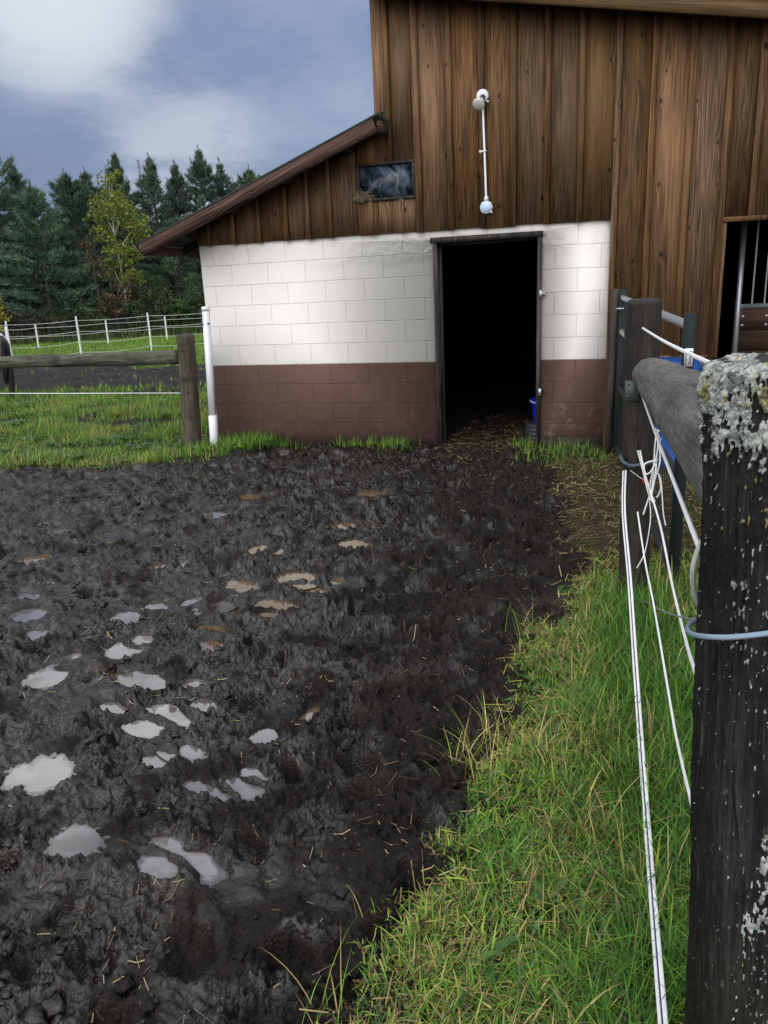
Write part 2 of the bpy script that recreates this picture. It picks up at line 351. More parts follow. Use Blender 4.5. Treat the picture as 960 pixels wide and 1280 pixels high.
PUD = [(-1.208,-5.921,.077,.038,0),(-1.067,-5.888,.105,.05,0),(-1.102,-5.939,.052,.03,0),(-1.416,-5.905,.065,.06,1),(-1.771,-5.638,.081,.097,0),(-1.35,-5.386,.06,.042,1),(-1.424,-5.453,.047,.036,1),(-1.544,-5.18,.091,.087,0),(-1.589,-5.289,.082,.047,0),(-1.054,-5.527,.055,.071,1),(-1.162,-5.566,.071,.025,1),(-1.041,-5.443,.039,.022,1),(-2.248,-4.883,.069,.112,0),(-2.259,-5.029,.074,.081,0),(-1.808,-4.956,.096,.055,1),(-2.061,-4.69,.067,.099,0),(-2.04,-4.591,.044,.04,0),(-1.905,-4.102,.052,.147,1),(-1.824,-4.12,.07,.066,2),(-2.877,-4.413,.068,.084,1),(-3.046,-4.209,.053,.045,1),(-1.875,-3.818,.141,.076,2),(-1.603,-4.046,.1,.077,2),(-1.631,-3.649,.1,.104,2),(-1.491,-3.798,.085,.055,2),(-1.39,-3.645,.05,.05,2),(-1.579,-4.179,.051,.041,2),(-3.666,-3.18,.07,.084,1),(-3.942,-2.952,.04,.093,1),(-2.741,-2.598,.09,.088,1),(-2.403,-3.634,.055,.059,1),(-1.785,-5.177,.054,.033,1),(-1.557,-4.938,.05,.05,1),(-1.113,-5.212,.033,.055,1),(-.985,-5.047,.028,.059,2),(-1.431,-5.082,.05,.038,1),(-2.597,-4.637,.063,.052,1),(-1.784,-4.385,.074,.045,2),(-1.941,-3.264,.05,.05,2),(-1.459,-3.093,.1,.079,2),(-1.686,-2.683,.085,.075,2),(-2.081,-3.286,.055,.09,2),(-2.686,-2.077,.108,.076,2),(-1.745,-1.839,.095,.099,2),(-3.423,-3.689,.066,.086,2),(-2.51,-3.721,.05,.058,2),(-2.303,-4.336,.061,.077,1),(-1.654,-4.6,.058,.04,2),(-1.729,-5.856,.03,.025,1),(-2.238,-4.175,.054,.05,1),(-2.074,-4.078,.03,.071,1)]
SHEEN = [(-1.39,-6.127,.12,.08),(-1.173,-6.068,.13,.08),(-1.049,-5.983,.09,.05),(-2.101,-5.195,.15,.13),(-1.976,-5.102,.13,.1),(-3.057,-3.815,.16,.12),(-2.2,-3.9,.22,.15),(-2.6,-4.5,.2,.14),(-2.25,-3.1,.25,.15),(-1.9,-3.3,.2,.14),(-2.0,-5.55,.2,.14),(-1.55,-5.75,.15,.1),(-3.2,-3.0,.3,.2),(-1.55,-4.3,.16,.12),(-2.9,-4.9,.25,.2)]
# paddock relief
sub = np.where(MUD.max(axis=0) > 0)[0]; suy = np.where(MUD.max(axis=1) > 0)[0]
j0, j1, i0, i1 = sub[0], sub[-1]+1, suy[0], suy[-1]+1
X = GX[i0:i1, j0:j1]; Y = GY[i0:i1, j0:j1]
wx = X + .014*fbm(X*9, Y*9, 2, 71); wy = Y + .014*fbm(X*9+7, Y*9, 2, 75)
fx_ = X*.83+Y*.55+.0075*fbm(X*34, Y*34, 3, 77); fy_ = -X*.55+Y*.83+.0075*fbm(X*34+5, Y*34, 3, 79)
rough = sstep(-.75, .1, fbm(X*1.8, Y*1.8, 3, 81))
SH = np.zeros_like(X)
for (cx, cy, a, b) in SHEEN:
    p = (X-cx)*cyw - (Y-cy)*syw; q = (X-cx)*syw + (Y-cy)*cyw
    SH = np.maximum(SH, np.exp(-((p/a)**2+(q/b)**2)*.9))
SH = sstep(.28, .62, SH + .42*fbm(X*6, Y*9, 4, 83))*sstep(.02, .2, SH)
rough = rough*(1-.6*SH)
h = .030*fbm(X*1.5, Y*1.5, 2, 91) + .017*fbm(wx*5.5, wy*5.5, 3, 95)
crumb = .25+.75*sstep(-.35, .3, fbm(X*5, Y*5, 3, 85))
h += (.35+.65*rough)*(.040*(lumps(wx*8, wy*8, 101)-.35) + .022*fbm(X*4.2, Y*4.2, 2, 103))
hd = (.3+.7*rough)*(.026*(lumps(wx*20, wy*20, 111)-.3) + .017*fbm(wx*17+3, wy*17, 3, 115))
hd += (.12+.88*rough)*(.018*fbm(fx_*38, fy_*38, 3, 125) + .02*(lumps(fx_*43, fy_*43, 121)-.3) + .017*crumb*(lumps(fx_*92, fy_*92, 131)-.3) + .0065*crumb*(lumps(fy_*185, fx_*185, 137)-.3)) + .0035*fbm(X*70, Y*70, 3, 141)
def stamp(h, cx, cy, r, depth, ang, el, rim=.4):
    a0, a1 = np.searchsorted(X[0], [cx-3*r, cx+3*r]); b0, b1 = np.searchsorted(Y[:, 0], [cy-3*r, cy+3*r])
    if a1 <= a0 or b1 <= b0: return
    xx = X[b0:b1, a0:a1]-cx; yy = Y[b0:b1, a0:a1]-cy
    p = (xx*math.cos(ang)+yy*math.sin(ang))/el; q = -xx*math.sin(ang)+yy*math.cos(ang)
    d = np.hypot(p, q)/r + .18*perlin(xx/r*1.3+cx*9, yy/r*1.3+cy*9, 5)
    h[b0:b1, a0:a1] += -depth*(1-sstep(.55, 1.05, d)) + rim*depth*np.exp(-((d-1.25)/.28)**2)
for k in range(620):                  # hoof prints
    cx = rng.uniform(-6.5, .2); cy = rng.uniform(-6.9, -.3)
    stamp(h, cx, cy, rng.uniform(.045, .08), rng.uniform(.02, .065), rng.uniform(0, 3.1), rng.uniform(1., 1.5))
base = h.copy()
WATER = []
PUD = [(cx, cy, a*(1.4 if kd < 2 else 1.25), b*1.15, kd) for (cx, cy, a, b, kd) in PUD]
LV = []
for (cx, cy, a, b, kd) in PUD:
    e_ = np.hypot(((X-cx)*cyw-(Y-cy)*syw)/a, ((X-cx)*syw+(Y-cy)*cyw)/b); LV.append(float(np.percentile(base[e_ < 1.8], 51)))
for _ in range(4):
    for i_, A_ in enumerate(PUD):
        for j_, B_ in enumerate(PUD):
            if math.hypot(A_[0]-B_[0], A_[1]-B_[1]) < 1.3*(max(A_[2], A_[3])+max(B_[2], B_[3])): LV[i_] = LV[j_] = min(LV[i_], LV[j_])
for (cx, cy, a, b, kd), lvl in zip(PUD, [l + .0016*(k % 6) for k, l in enumerate(LV)]):        # basins
    p = (X-cx)*cyw + -(Y-cy)*syw; q = (X-cx)*syw + (Y-cy)*cyw
    d = np.hypot(p/a, q/b) + .40*fbm(X*10+cx, Y*10, 3, 151) + .17*fbm(X*36, Y*36, 3, 157)
    d *= .86; el_ = np.hypot(p/a, q/b); w = 1-sstep(1.35, 2.4, el_)
    if w.max() < .05: continue
    shore = lvl + np.where(d < 1.0, -.03*np.minimum(1, (1-d)*2.2), .05*np.minimum(1.0, d-1.0))
    h = h*(1-w) + shore*w; hd = hd*(1-(1-sstep(.9, 1.35, d))*(el_ < 2.2)*.8)
    WATER.append((cx, cy, a, b, kd, lvl))
h = h + hd
INP = np.zeros(X.shape, bool)
for (cx, cy, a, b, kd, lvl) in WATER: INP |= np.hypot(((X-cx)*cyw-(Y-cy)*syw)/a, ((X-cx)*syw+(Y-cy)*cyw)/b) < .95
for (cx, cy, a, b, kd, lvl) in WATER:  # gentle shores, so that every pool is closed
    el_ = np.hypot(((X-cx)*cyw-(Y-cy)*syw)/a, ((X-cx)*syw+(Y-cy)*cyw)/b)
    m_ = (el_ > 1.0) & (el_ < 1.9) & ~INP
    h = np.where(m_, np.maximum(h, lvl + .022*(np.minimum(el_, 1.6)-1.22) + .006*fbm(X*30, Y*30, 2, 159)*(el_ < 1.4)), h)
HT = np.zeros_like(GX)
green_h = .035 + .03*fbm(GX*1.3, GY*1.3, 3, 161) + .012*fbm(GX*6, GY*6, 2, 165)
green_h = np.where(np.hypot(GX, GY) > 30, 0, green_h)
inside = (GX > -4.0) & (GX < 4) & (GY > .02) & (GY < 7)
far_mud = field_mud(GX, GY); far_mud[(SDF > -.3)] = 0
HT[:] = green_h*(1-.7*far_mud) + far_mud*(.06*fbm(GX*2.2, GY*2.2, 4, 171)+.05*(lumps(GX*2.5, GY*2.5, 175)-.4))
HT = np.where(inside, -.01+.012*fbm(GX*8, GY*8, 3, 173), HT)
HT[i0:i1, j0:j1] = HT[i0:i1, j0:j1]*(1-MUD[i0:i1, j0:j1]) + h*MUD[i0:i1, j0:j1]
# trodden straw apron by the barn corner and gate
def apron(X, Y): return sstep(-4.0, -2.6, Y)*sstep(-.8, -.2, X)*(1-sstep(1.6, 2.4, X))*(Y < .1)
AP = apron(GX, GY)
SHF = np.zeros_like(GX); SHF[i0:i1, j0:j1] = SH
def height_at(x, y):
    x = np.asarray(x, float); y = np.asarray(y, float)
    i = np.clip(np.searchsorted(ys, y)-1, 0, len(ys)-2); j = np.clip(np.searchsorted(xs, x)-1, 0, len(xs)-2)
    fx = (x-xs[j])/(xs[j+1]-xs[j]); fy = (y-ys[i])/(ys[i+1]-ys[i])
    return (HT[i, j]*(1-fx)+HT[i, j+1]*fx)*(1-fy) + (HT[i+1, j]*(1-fx)+HT[i+1, j+1]*fx)*fy

def mud_mat():
    t = NT('wet_black_mud'); sh = t.attr('sheen'); x, y = t.sep()[:2]
    n1 = t.noise(2.2, detail=5); n2 = t.noise(34, detail=6, rough=.7); n3 = t.noise(190, detail=4, rough=.7)
    v1 = t.voro(110, feature='SMOOTH_F1')
    col = t.mix(n2, (.0045, .0037, .0031), (.017, .0135, .011))
    col = t.mix(t.math('MULTIPLY', t.step(n1, .45, .75), .8), col, (.024, .0185, .0142))
    col = t.mix(t.math('MULTIPLY', t.step(n3, .54, .74), .4), col, (.045, .038, .031))
    fl = t.math('MULTIPLY', t.step(t.noise(95, t.map((1, .35, 1), rot=(0, 0, .7)), detail=2), .69, .73), .6)
    col = t.mix(fl, col, (.17, .14, .09))
    left = t.step(t.math('ADD', t.math('MULTIPLY', x, -1.), t.math('MULTIPLY', y, -.12)), .6, 2.2)      # the lower, wetter side
    wet = t.step(t.math('ADD', t.noise(5, t.map(loc=(4, 2, 0)), detail=6), t.math('MULTIPLY_ADD', left, .22, -.12)), .42, .62)
    wet = t.math('MAXIMUM', sh, wet)
    r = t.math('ADD', t.math('MULTIPLY_ADD', n2, .34, .40), t.math('MULTIPLY', wet, -.36), clamp=True)
    t.set(Base_Color=col, Roughness=r, Specular_IOR_Level=t.math('MULTIPLY_ADD', wet, .34, .16))
    amp = t.math('MULTIPLY_ADD', wet, -.55, 1.)
    hgt = t.math('SUBTRACT', t.math('ADD', t.math('MULTIPLY', n3, .5), t.math('MULTIPLY', n2, 1.)), t.math('MULTIPLY', v1, .8))
    t.bump(t.math('MULTIPLY', hgt, amp), .9, .008)
    return t.m
def ground_mat():
    t = NT('field_turf'); m = t.attr('mud'); ap = t.attr('apron')
    n1 = t.noise(.7, detail=6); n2 = t.noise(9, detail=6, rough=.7); n3 = t.noise(70, detail=4)
    g = t.mix(t.step(n2, .3, .7), (.035, .06, .012), (.11, .16, .03))
    g = t.mix(t.math('MULTIPLY', t.step(n1, .45, .7), .6), g, (.12, .13, .035))
    g = t.mix(t.attr('far'), g, t.mix(t.step(t.noise(.35, t.map((1, 2.2, 1)), detail=6), .35, .7), (.10, .18, .03), (.19, .27, .06)))
    g = t.mix(t.math('MULTIPLY', t.attr('soil'), .85), g, t.mix(n3, (.012, .010, .007), (.04, .035, .02)))
    mm = t.mix(t.step(n2, .3, .7), (.008, .0065, .0065), (.04, .031, .03)); mm = t.mix(t.math('MULTIPLY', t.step(t.noise(1.3, t.map((.5, 1.6, 1)), detail=6, rough=.7), .56, .66), .6), mm, (.10, .095, .10))  # paler streaks paint a wet sheen into the mud colour
    c = t.mix(t.step(t.math('ADD', m, t.math('MULTIPLY_ADD', n2, .5, -.25)), .4, .6), g, mm)
    st = t.mix(t.step(n3, .3, .7), (.035, .026, .012), (.17, .13, .06))
    c = t.mix(t.math('MULTIPLY', ap, .85), c, st)
    t.set(Base_Color=c, Roughness=t.math('MULTIPLY_ADD', m, -.3, .9), Specular_IOR_Level=.2)
    t.bump(t.math('ADD', t.math('ADD', n2, n3), t.noise(3.5, detail=6, rough=.7)), 1., .09)
    return t.m
idx = np.arange(GX.size).reshape(GX.shape)
quad = np.stack([idx[:-1, :-1], idx[:-1, 1:], idx[1:, 1:], idx[1:, :-1]], -1).reshape(-1, 4)
VV = np.stack([GX, GY, HT], -1).reshape(-1, 3)
mf = MUD.ravel()[quad].mean(1) > .5
soil = np.maximum((SDF > -.25)*1., np.where((GY < .1) & (GX > -.9) & (GX < 3), .8, 0)).ravel()
soil = np.maximum(soil, inside.ravel()*1.)
farv = sstep(11, 15, np.hypot(GX, GY+7.5)*.0 + GY*.9 - GX*.25).ravel()
mudv = np.maximum(far_mud, inside*1.).ravel()
for nm, sel, mt in (('mud', mf, mud_mat()), ('ground', ~mf, ground_mat())):
    q = quad[sel]; u, inv = np.unique(q, return_inverse=True); q2 = inv.reshape(-1, 4)
    o = mesh_np(nm, VV[u], q2, mt, None, {'mud': mudv[u], 'apron': AP.ravel()[u], 'sheen': SHF.ravel()[u], 'soil': soil[u], 'far': farv[u]}, True)
    tag(o, kind='structure')
# loose clods on the trodden mud
def clods(n):
    x = rng.uniform(-4.5, .0, n*2); y = -6.9+6.6*rng.uniform(0, 1, n*2)**1.35
    i = np.clip(np.searchsorted(ys, y)-1, 0, len(ys)-2); j = np.clip(np.searchsorted(xs, x)-1, 0, len(xs)-2)
    k = (mud_sdf(x, y) > -.04) & (SHF[i, j] < .2) & (rng.uniform(0, 1, n*2) < .25+.75*sstep(-.3, .3, fbm(x*4, y*4, 3, 261)))
    for (cx, cy, a, b, kd, lvl) in WATER: k &= np.hypot(x-cx, y-cy) > max(a, b)*1.15
    x, y = x[k][:n], y[k][:n]; n = len(x)
    bm = bmesh.new(); bmesh.ops.create_icosphere(bm, subdivisions=2, radius=1); tv = np.array([v.co[:] for v in bm.verts]); tf = np.array([[v.index for v in f.verts] for f in bm.faces]); bm.free()
    r = np.clip(rng.lognormal(-4.85, .5, n), .003, .026); ph = rng.uniform(0, 50, (n, 1))
    nz = 1+.75*perlin(tv[None, :, 0]*1.4+ph, tv[None, :, 1]*1.4+tv[None, :, 2]*1.1+ph*1.7, 3)+.55*perlin(tv[None, :, 0]*3.3-ph, tv[None, :, 2]*3.3+tv[None, :, 1]*2+ph, 4)
    V = tv[None]*nz[:, :, None]*r[:, None, None]*np.stack([rng.uniform(.8, 1.4, n), rng.uniform(.8, 1.4, n), rng.uniform(.55, .9, n)], -1)[:, None]
    a = rng.uniform(0, 6.28, n)[:, None]; V = np.stack([V[..., 0]*np.cos(a)-V[..., 1]*np.sin(a), V[..., 0]*np.sin(a)+V[..., 1]*np.cos(a), V[..., 2]], -1)
    V += np.stack([x, y, height_at(x, y)+r*.25], -1)[:, None]
    F_ = (np.arange(n)*len(tv))[:, None, None]+tf[None]
    o = mesh_np('mud_clods', V.reshape(-1, 3), F_.reshape(-1, 3), bpy.data.materials['wet_black_mud'], None, None, True)
    tag(o, 'loose crumbs and clods of black mud on the churned paddock', 'mud clods', kind='stuff')
clods(3200)
# puddles
def water(name, deep, milky):
    t = NT(name); n = t.noise(7, detail=4)
    pt = t.step(t.noise(7, t.map(loc=(9, 4, 0)), detail=4), .50, .62)  # brown patches, partly painted in as reflections of mud clumps
    shallow = t.step(t.math('ADD', t.attr('depth'), t.math('MULTIPLY_ADD', t.noise(40, detail=4), .014, -.007)), .016, .002)
    cw = t.mix(t.math('MULTIPLY', pt, .6), t.mix(n, deep, milky), (.06, .043, .028)); cw = t.mix(t.math('MULTIPLY', shallow, .92), cw, (.028, .021, .015))
    return t.set(Base_Color=cw, Roughness=.03, IOR=1.75, Specular_IOR_Level=.6).bump(t.noise(30, detail=2), .04, .002).m
m_w = [water('silty_water', (.12, .105, .095), (.26, .245, .24)), water('clear_water', (.05, .045, .045), (.17, .165, .17)), water('brown_water', (.085, .055, .03), (.17, .11, .06))]
for (cx, cy, a, b, kd, lvl) in WATER:
    n, nr = 44, 12; V = [(cx, cy, lvl)]
    for r_ in range(1, nr+1):
        for k in range(n):
            th = 2*math.pi*k/n; f = 1.55*r_/nr; p = math.cos(th)*a*f; q = math.sin(th)*b*f
            V.append((cx+p*cyw+q*syw, cy-p*syw+q*cyw, lvl))
    V = np.array(V); fc = [(0, 1+k, 1+(k+1) % n) for k in range(n)]; S_ = [3]*n
    fc = [i for f in fc for i in f]
    for r_ in range(nr-1):
        for k in range(n): fc += [1+r_*n+k, 1+(r_+1)*n+k, 1+(r_+1)*n+(k+1) % n, 1+r_*n+(k+1) % n]; S_.append(4)
    o = mesh_np('puddle', V, np.array(fc), m_w[kd], None, {'depth': lvl-height_at(V[:, 0], V[:, 1])}, True, np.array(S_, np.int32)); tag(o, kind='structure')

# ------------------------------------------------------------------ grass, straw, weeds
def leaf_mat(name, rough=.55, trans=.25, spec=.35):
    t = NT(name); c = t.attr('col', 'Color')
    t.set(Base_Color=c, Roughness=rough, Specular_IOR_Level=spec)
    tr = t.n('ShaderNodeBsdfTranslucent'); t.put(tr.inputs['Color'], c); mx = t.n('ShaderNodeMixShader'); mx.inputs[0].default_value = trans
    t.t.links.new(t.b.outputs[0], mx.inputs[1]); t.t.links.new(tr.outputs[0], mx.inputs[2])
    t.t.links.new(mx.outputs[0], t.t.nodes['Material Output'].inputs['Surface'])
    return t.m
m_blade = leaf_mat('grass_blade'); m_leaf = leaf_mat('leaf', .5, .3); m_needle = leaf_mat('needle', .6, .12, .25)
m_straw = leaf_mat('straw', .7, .1, .2)
def blades(name, x, y, L, W, lean, az, col, mat, seg=3, z0=None, droop=1.):
    n = len(x); z = height_at(x, y) if z0 is None else z0
    z = z - .006
    V = np.zeros((n, seg*2+1, 3)); dx, dy = np.cos(az), np.sin(az); sx, sy = -dy, dx
    for k in range(seg+1):
        t_ = k/seg; ang = lean*(.35 + droop*t_)
        ang = np.minimum(ang, 2.0)
        if k == 0: hx = np.zeros(n); hz = np.zeros(n)
        else: hx = hx + np.sin(pa)*L/seg; hz = hz + np.cos(pa)*L/seg
        pa = ang
        w = W*(1-t_**1.5)*.5
        cx, cyy, cz = x+dx*hx, y+dy*hx, np.maximum(z+hz, z+.004)
        if k < seg:
            V[:, 2*k] = np.stack([cx-sx*w, cyy-sy*w, cz], -1); V[:, 2*k+1] = np.stack([cx+sx*w, cyy+sy*w, cz], -1)
        else: V[:, 2*seg] = np.stack([cx, cyy, cz], -1)
    m = seg*2+1; b = (np.arange(n)*m)[:, None]
    fs = []; sz = []
    tri = []
    for k in range(seg-1):
        tri += [(2*k, 2*k+1, 2*k+3), (2*k, 2*k+3, 2*k+2)]
    tri.append((2*seg-2, 2*seg-1, 2*seg))
    F_ = (b[:, :, None] + np.array(tri)[None]).reshape(-1, 3)
    shade = np.linspace(.8, 1.12, m)[None, :, None]*0+1
    C = np.repeat(col[:, None, :], m, 1)*shade
    return mesh_np(name, V.reshape(-1, 3), F_, mat, None, {'col': C.reshape(-1, 3)})
def pick(n, pal, wts, var=.25):
    pal = np.array(pal); c = pal[rng.choice(len(pal), n, p=np.array(wts)/sum(wts))]
    return np.clip(c*rng.uniform(1-var, 1+var, (n, 1))*rng.uniform(.92, 1.08, (n, 3)), 0.003, 1)
GREEN = (.125, .275, .03); DEEP = (.055, .16, .024); YEL = (.27, .36, .055); DRY = (.50, .41, .16); TAN = (.33, .245, .11); BRN = (.13, .08, .035); BLUEG = (.09, .18, .07)
# foreground verge along the right-hand fence
def scatter(n, x0, x1, y0, y1, keep):
    x = rng.uniform(x0, x1, n); y = rng.uniform(y0, y1, n); k = rng.uniform(0, 1, n) < keep(x, y); return x[k], y[k]
def verge_keep(x, y):
    d = -mud_sdf(x, y)
    clump = sstep(-.5, .35, fbm(x*5, y*5, 3, 201))
    base_ = sstep(-.01, .16, d)*(.35+.65*clump)
    thin = 1-.93*sstep(-4.1, -3.0, y)*(1-.5*sstep(.55, .9, x))
    return base_*thin
xa, ya = scatter(230000, -.75, .75, -7.2, -3.0, verge_keep); xb, yb = scatter(60000, -.75, 1.9, -7.2, -.1, verge_keep); x = np.concatenate([xa, xb]); y = np.concatenate([ya, yb]); n = len(x)
deepf = sstep(.0, .22, x+.05*rng.normal(size=n))*sstep(-3.1, -3.8, y)
dryf = np.clip(.42+.7*fbm(x*2.6, y*2.6, 3, 205) - .35*deepf + .3*sstep(-4.2, -3.2, y), 0, .9)
isdry = rng.uniform(0, 1, n) < dryf*.5
col = np.where(isdry[:, None], pick(n, [DRY, TAN, BRN, YEL], [3, 3, 2, 2]), pick(n, [GREEN, DEEP, YEL, BLUEG], [5, 3, 3, 1.5]))
col = np.where((deepf > rng.uniform(0, 1, n))[:, None] & ~isdry[:, None], pick(n, [GREEN, DEEP, (.05, .12, .015)], [3, 2, 3]), col)
L = rng.gamma(4, .0168, n)*(.75+.7*deepf)*np.where(isdry, 1.15, 1); L = np.clip(L, .025, .32)
L *= .45+.55*sstep(0, .25, -mud_sdf(x, y))
o = blades('grass', x, y, L, rng.uniform(.0028, .0074, n), np.abs(rng.normal(1.0, .45, n)) + .15, rng.uniform(0, 6.283, n), col, m_blade, 4)
tag(o, 'green and straw coloured grass growing along the right hand fence', 'grass', kind='stuff')
# long dry stalks arching over at the mud edge
def stalk_keep(x, y): return sstep(-.06, .02, -mud_sdf(x, y))*(1-sstep(.25, .5, -mud_sdf(x, y)))*sstep(-.1, .4, fbm(x*2.2+4, y*2.2, 2, 211))*sstep(-3.2, -4, y)
x, y = scatter(6000, -.7, .25, -7.1, -3.2, stalk_keep); n = len(x)
o = blades('dry_grass_stalks', x, y, rng.uniform(.08, .25, n), rng.uniform(.0018, .004, n), rng.normal(1.1, .35, n).clip(.25, 1.7), rng.uniform(0, 6.283, n), pick(n, [DRY, TAN, YEL, GREEN, BRN], [4, 2, 2, 2.2, 1]), m_straw, 5)
tag(o, 'long dry grass stalks flopping over the edge of the mud', 'grass', kind='stuff')
# left verge and near field
def field_keep(x, y):
    m = field_mud(x, y); d = -mud_sdf(x, y); inside = (x > -4.2) & (y > -.06)
    return np.where(inside, 0, sstep(-.02, .12, d)*(1-.93*m)*(.45+.55*sstep(-.4, .3, fbm(x*1.7, y*1.7, 3, 221))))
x, y = scatter(230000, -11, -1.7, -2.3, 3.2, field_keep); n = len(x)
isdry = rng.uniform(0, 1, n) < np.clip(.2+.45*fbm(x*1.3, y*1.3, 3, 225), .03, .6)
col = np.where(isdry[:, None], pick(n, [DRY, YEL, TAN, BRN], [2, 4, 2, 1]), pick(n, [GREEN, DEEP, YEL, BLUEG], [5, 2.5, 3, 1.5]))
L = np.clip(rng.gamma(6, .018, n), .03, .3)*(.45+.5*sstep(-.3, .3, fbm(x*.9, y*.9, 2, 227)))
o = blades('grass', x, y, L, rng.uniform(.004, .009, n), np.abs(rng.normal(.65, .35, n))+.1, rng.uniform(0, 6.283, n), col, m_blade, 3)
tag(o, 'rough green grass around the wooden post on the left', 'grass', kind='stuff')
x, y = scatter(90000, -34, -4.3, 3.0, 24, lambda x, y: np.where((x > -4.2), 0, (1-.95*field_mud(x, y)))); n = len(x)
col = pick(n, [(.13, .23, .035), GREEN, YEL, DEEP], [4, 3, 3, 1])
o = blades('grass', x, y, rng.uniform(.05, .13, n), rng.uniform(.012, .03, n), np.abs(rng.normal(.7, .35, n)), rng.uniform(0, 6.283, n), col, m_blade, 2)
tag(o, 'short bright green pasture grass beyond the rail fence', 'grass', kind='stuff')
# broad leaved weeds: flat rosettes of leaves
def weeds(name, pts, label, lmin, lmax, per=7, cols=((.035, .10, .02), (.06, .14, .03), (.09, .16, .04))):
    V = []; F_ = []; C = []
    for (px, py) in pts:
        pz = float(height_at(px, py)); c0 = np.array(cols[rng.integers(len(cols))])
        for k in range(rng.integers(per-3, per+3)):
            a = rng.uniform(0, 6.283); l = rng.uniform(lmin, lmax); w = l*rng.uniform(.16, .3); up = rng.uniform(.15, 1.0)
            d = np.array([math.cos(a), math.sin(a), 0]); s = np.array([-d[1], d[0], 0]); b = len(V)
            c = c0*rng.uniform(.7, 1.35)
            for t_, ww in ((0, .12), (.3, .7), (.6, 1.), (.85, .7), (1., .0)):
                ctr = np.array([px, py, pz+.006]) + d*l*t_*math.cos(up*.7*(1-t_*.6)) + np.array([0, 0, l*math.sin(up)*(t_-.45*t_*t_)])
                V += [ctr-s*w*ww*.5+[0, 0, w*.12*ww], ctr, ctr+s*w*ww*.5+[0, 0, w*.12*ww]]; C += [c]*3
            for q in range(4):
                e = b+3*q; F_ += [(e, e+1, e+4, e+3), (e+1, e+2, e+5, e+4)]
    o = mesh_np(name, np.array(V), np.array(F_), m_leaf, None, {'col': np.array(C)}, True); tag(o, label, 'weeds', kind='stuff')
pts = []
for k in range(4200):
    px, py = rng.uniform(-9.5, -1.9), rng.uniform(-1.7, 2.6)
    if field_keep(np.array([px]), np.array([py]))[0] > .35 and perlin(np.array([px*1.6]), np.array([py*1.6]), 231)[0] > .0: pts.append((px, py))
weeds('weeds', pts[:900], 'low broad leaved weeds along the foot of the block wall and left fence', .05, .13)
pts = [(rng.normal(.36, .10), rng.normal(-3.95, .22)) for k in range(40)] + [(rng.uniform(-.2, .7), rng.uniform(-6.6, -3.6)) for k in range(150)]
pts += [(rng.normal(-.72, .07), rng.normal(-.12, .06)) for k in range(6)] + [(rng.normal(-.3, .14), rng.normal(-.38, .1)) for k in range(16)]
pts = [p for p in pts if mud_sdf(np.array([p[0]]), np.array([p[1]]))[0] < .05]
weeds('weeds', pts, 'leafy weeds among the grass by the gate post', .04, .10)
# tufts at the foot of the block wall and barn corner
x = np.concatenate([rng.normal(-2.5, .15, 130), rng.normal(-2.1, .1, 260), rng.normal(-3.5, .25, 260), rng.normal(-.35, .22, 450), rng.normal(-.75, .06, 100)])
y = np.concatenate([-.05-np.abs(rng.normal(0, .07, 650)), -.12-np.abs(rng.normal(0, .35, 450)), -.05-np.abs(rng.normal(0, .07, 100))]); n = len(x)
o = blades('grass', x, y, rng.uniform(.05, .16, n), rng.uniform(.003, .007, n), np.abs(rng.normal(.6, .3, n))+.1, rng.uniform(0, 6.283, n), pick(n, [GREEN, YEL, DEEP], [4, 2, 2]), m_blade, 3)
tag(o, 'small grass tufts at the foot of the painted block wall', 'grass', kind='stuff')
# straw
def straws(name, x, y, lmin, lmax, wd, pal, wts, lift, label):
    n = len(x); a = rng.uniform(0, 6.283, n); L = rng.uniform(lmin, lmax, n)*rng.uniform(.4, 1, n); W = rng.uniform(.6, 1.3, n)*wd
    z = height_at(x, y) + rng.uniform(.003, lift, n); tilt = rng.normal(0, .22, n); bend = rng.normal(0, .35, n)
    V = np.zeros((n, 6, 3))
    for k, t_ in enumerate((-.5, 0, .5)):
        aa = a + bend*(abs(t_)*2)
        cx = x+np.cos(aa)*L*t_; cyy = y+np.sin(aa)*L*t_
        cz = np.maximum(z+np.sin(tilt)*L*t_, height_at(cx, cyy)+.003)
        V[:, 2*k] = np.stack([cx-np.sin(a)*W/2, cyy+np.cos(a)*W/2, cz], -1); V[:, 2*k+1] = np.stack([cx+np.sin(a)*W/2, cyy-np.cos(a)*W/2, cz+W*.4], -1)
    b = (np.arange(n)*6)[:, None, None]; F_ = (b + np.array([(0, 1, 3, 2), (2, 3, 5, 4)])[None]).reshape(-1, 4)
    C = np.repeat(pick(n, pal, wts)[:, None], 6, 1)
    o = mesh_np(name, V.reshape(-1, 3), F_, m_straw, None, {'col': C.reshape(-1, 3)}); tag(o, label, 'straw', kind='stuff')
x, y = scatter(16000, -6, .1, -6.9, -.1, lambda x, y: sstep(.02, .06, mud_sdf(x, y))*(.10+.9*sstep(.05, .55, fbm(x*1.7, y*1.7, 3, 241)) + .35*sstep(-1.0, -.2, x)))
straws('straw', x, y, .008, .075, .0023, [(.34, .29, .15), (.24, .19, .10), (.42, .38, .24), BRN], [3, 3, 1, 3], .008, 'loose straw stems trodden into the black mud')
x, y = scatter(26000, -.75, .7, -7.2, -3.2, lambda x, y: sstep(-.03, .1, -mud_sdf(x, y))*(.3+.7*sstep(-.3, .4, fbm(x*3, y*3, 3, 249))))
straws('straw', x, y, .03, .11, .0028, [DRY, TAN, BRN, YEL, (.03, .022, .012)], [1., 3, 3.5, 2, 2.5], .03, 'matted dead grass lying under the green verge')
x, y = scatter(30000, -.9, 2.4, -4.2, -.06, lambda x, y: apron(x, y)*sstep(-.12, .1, -mud_sdf(x, y))*(.45+.55*sstep(-.3, .3, fbm(x*4, y*4, 2, 245))))
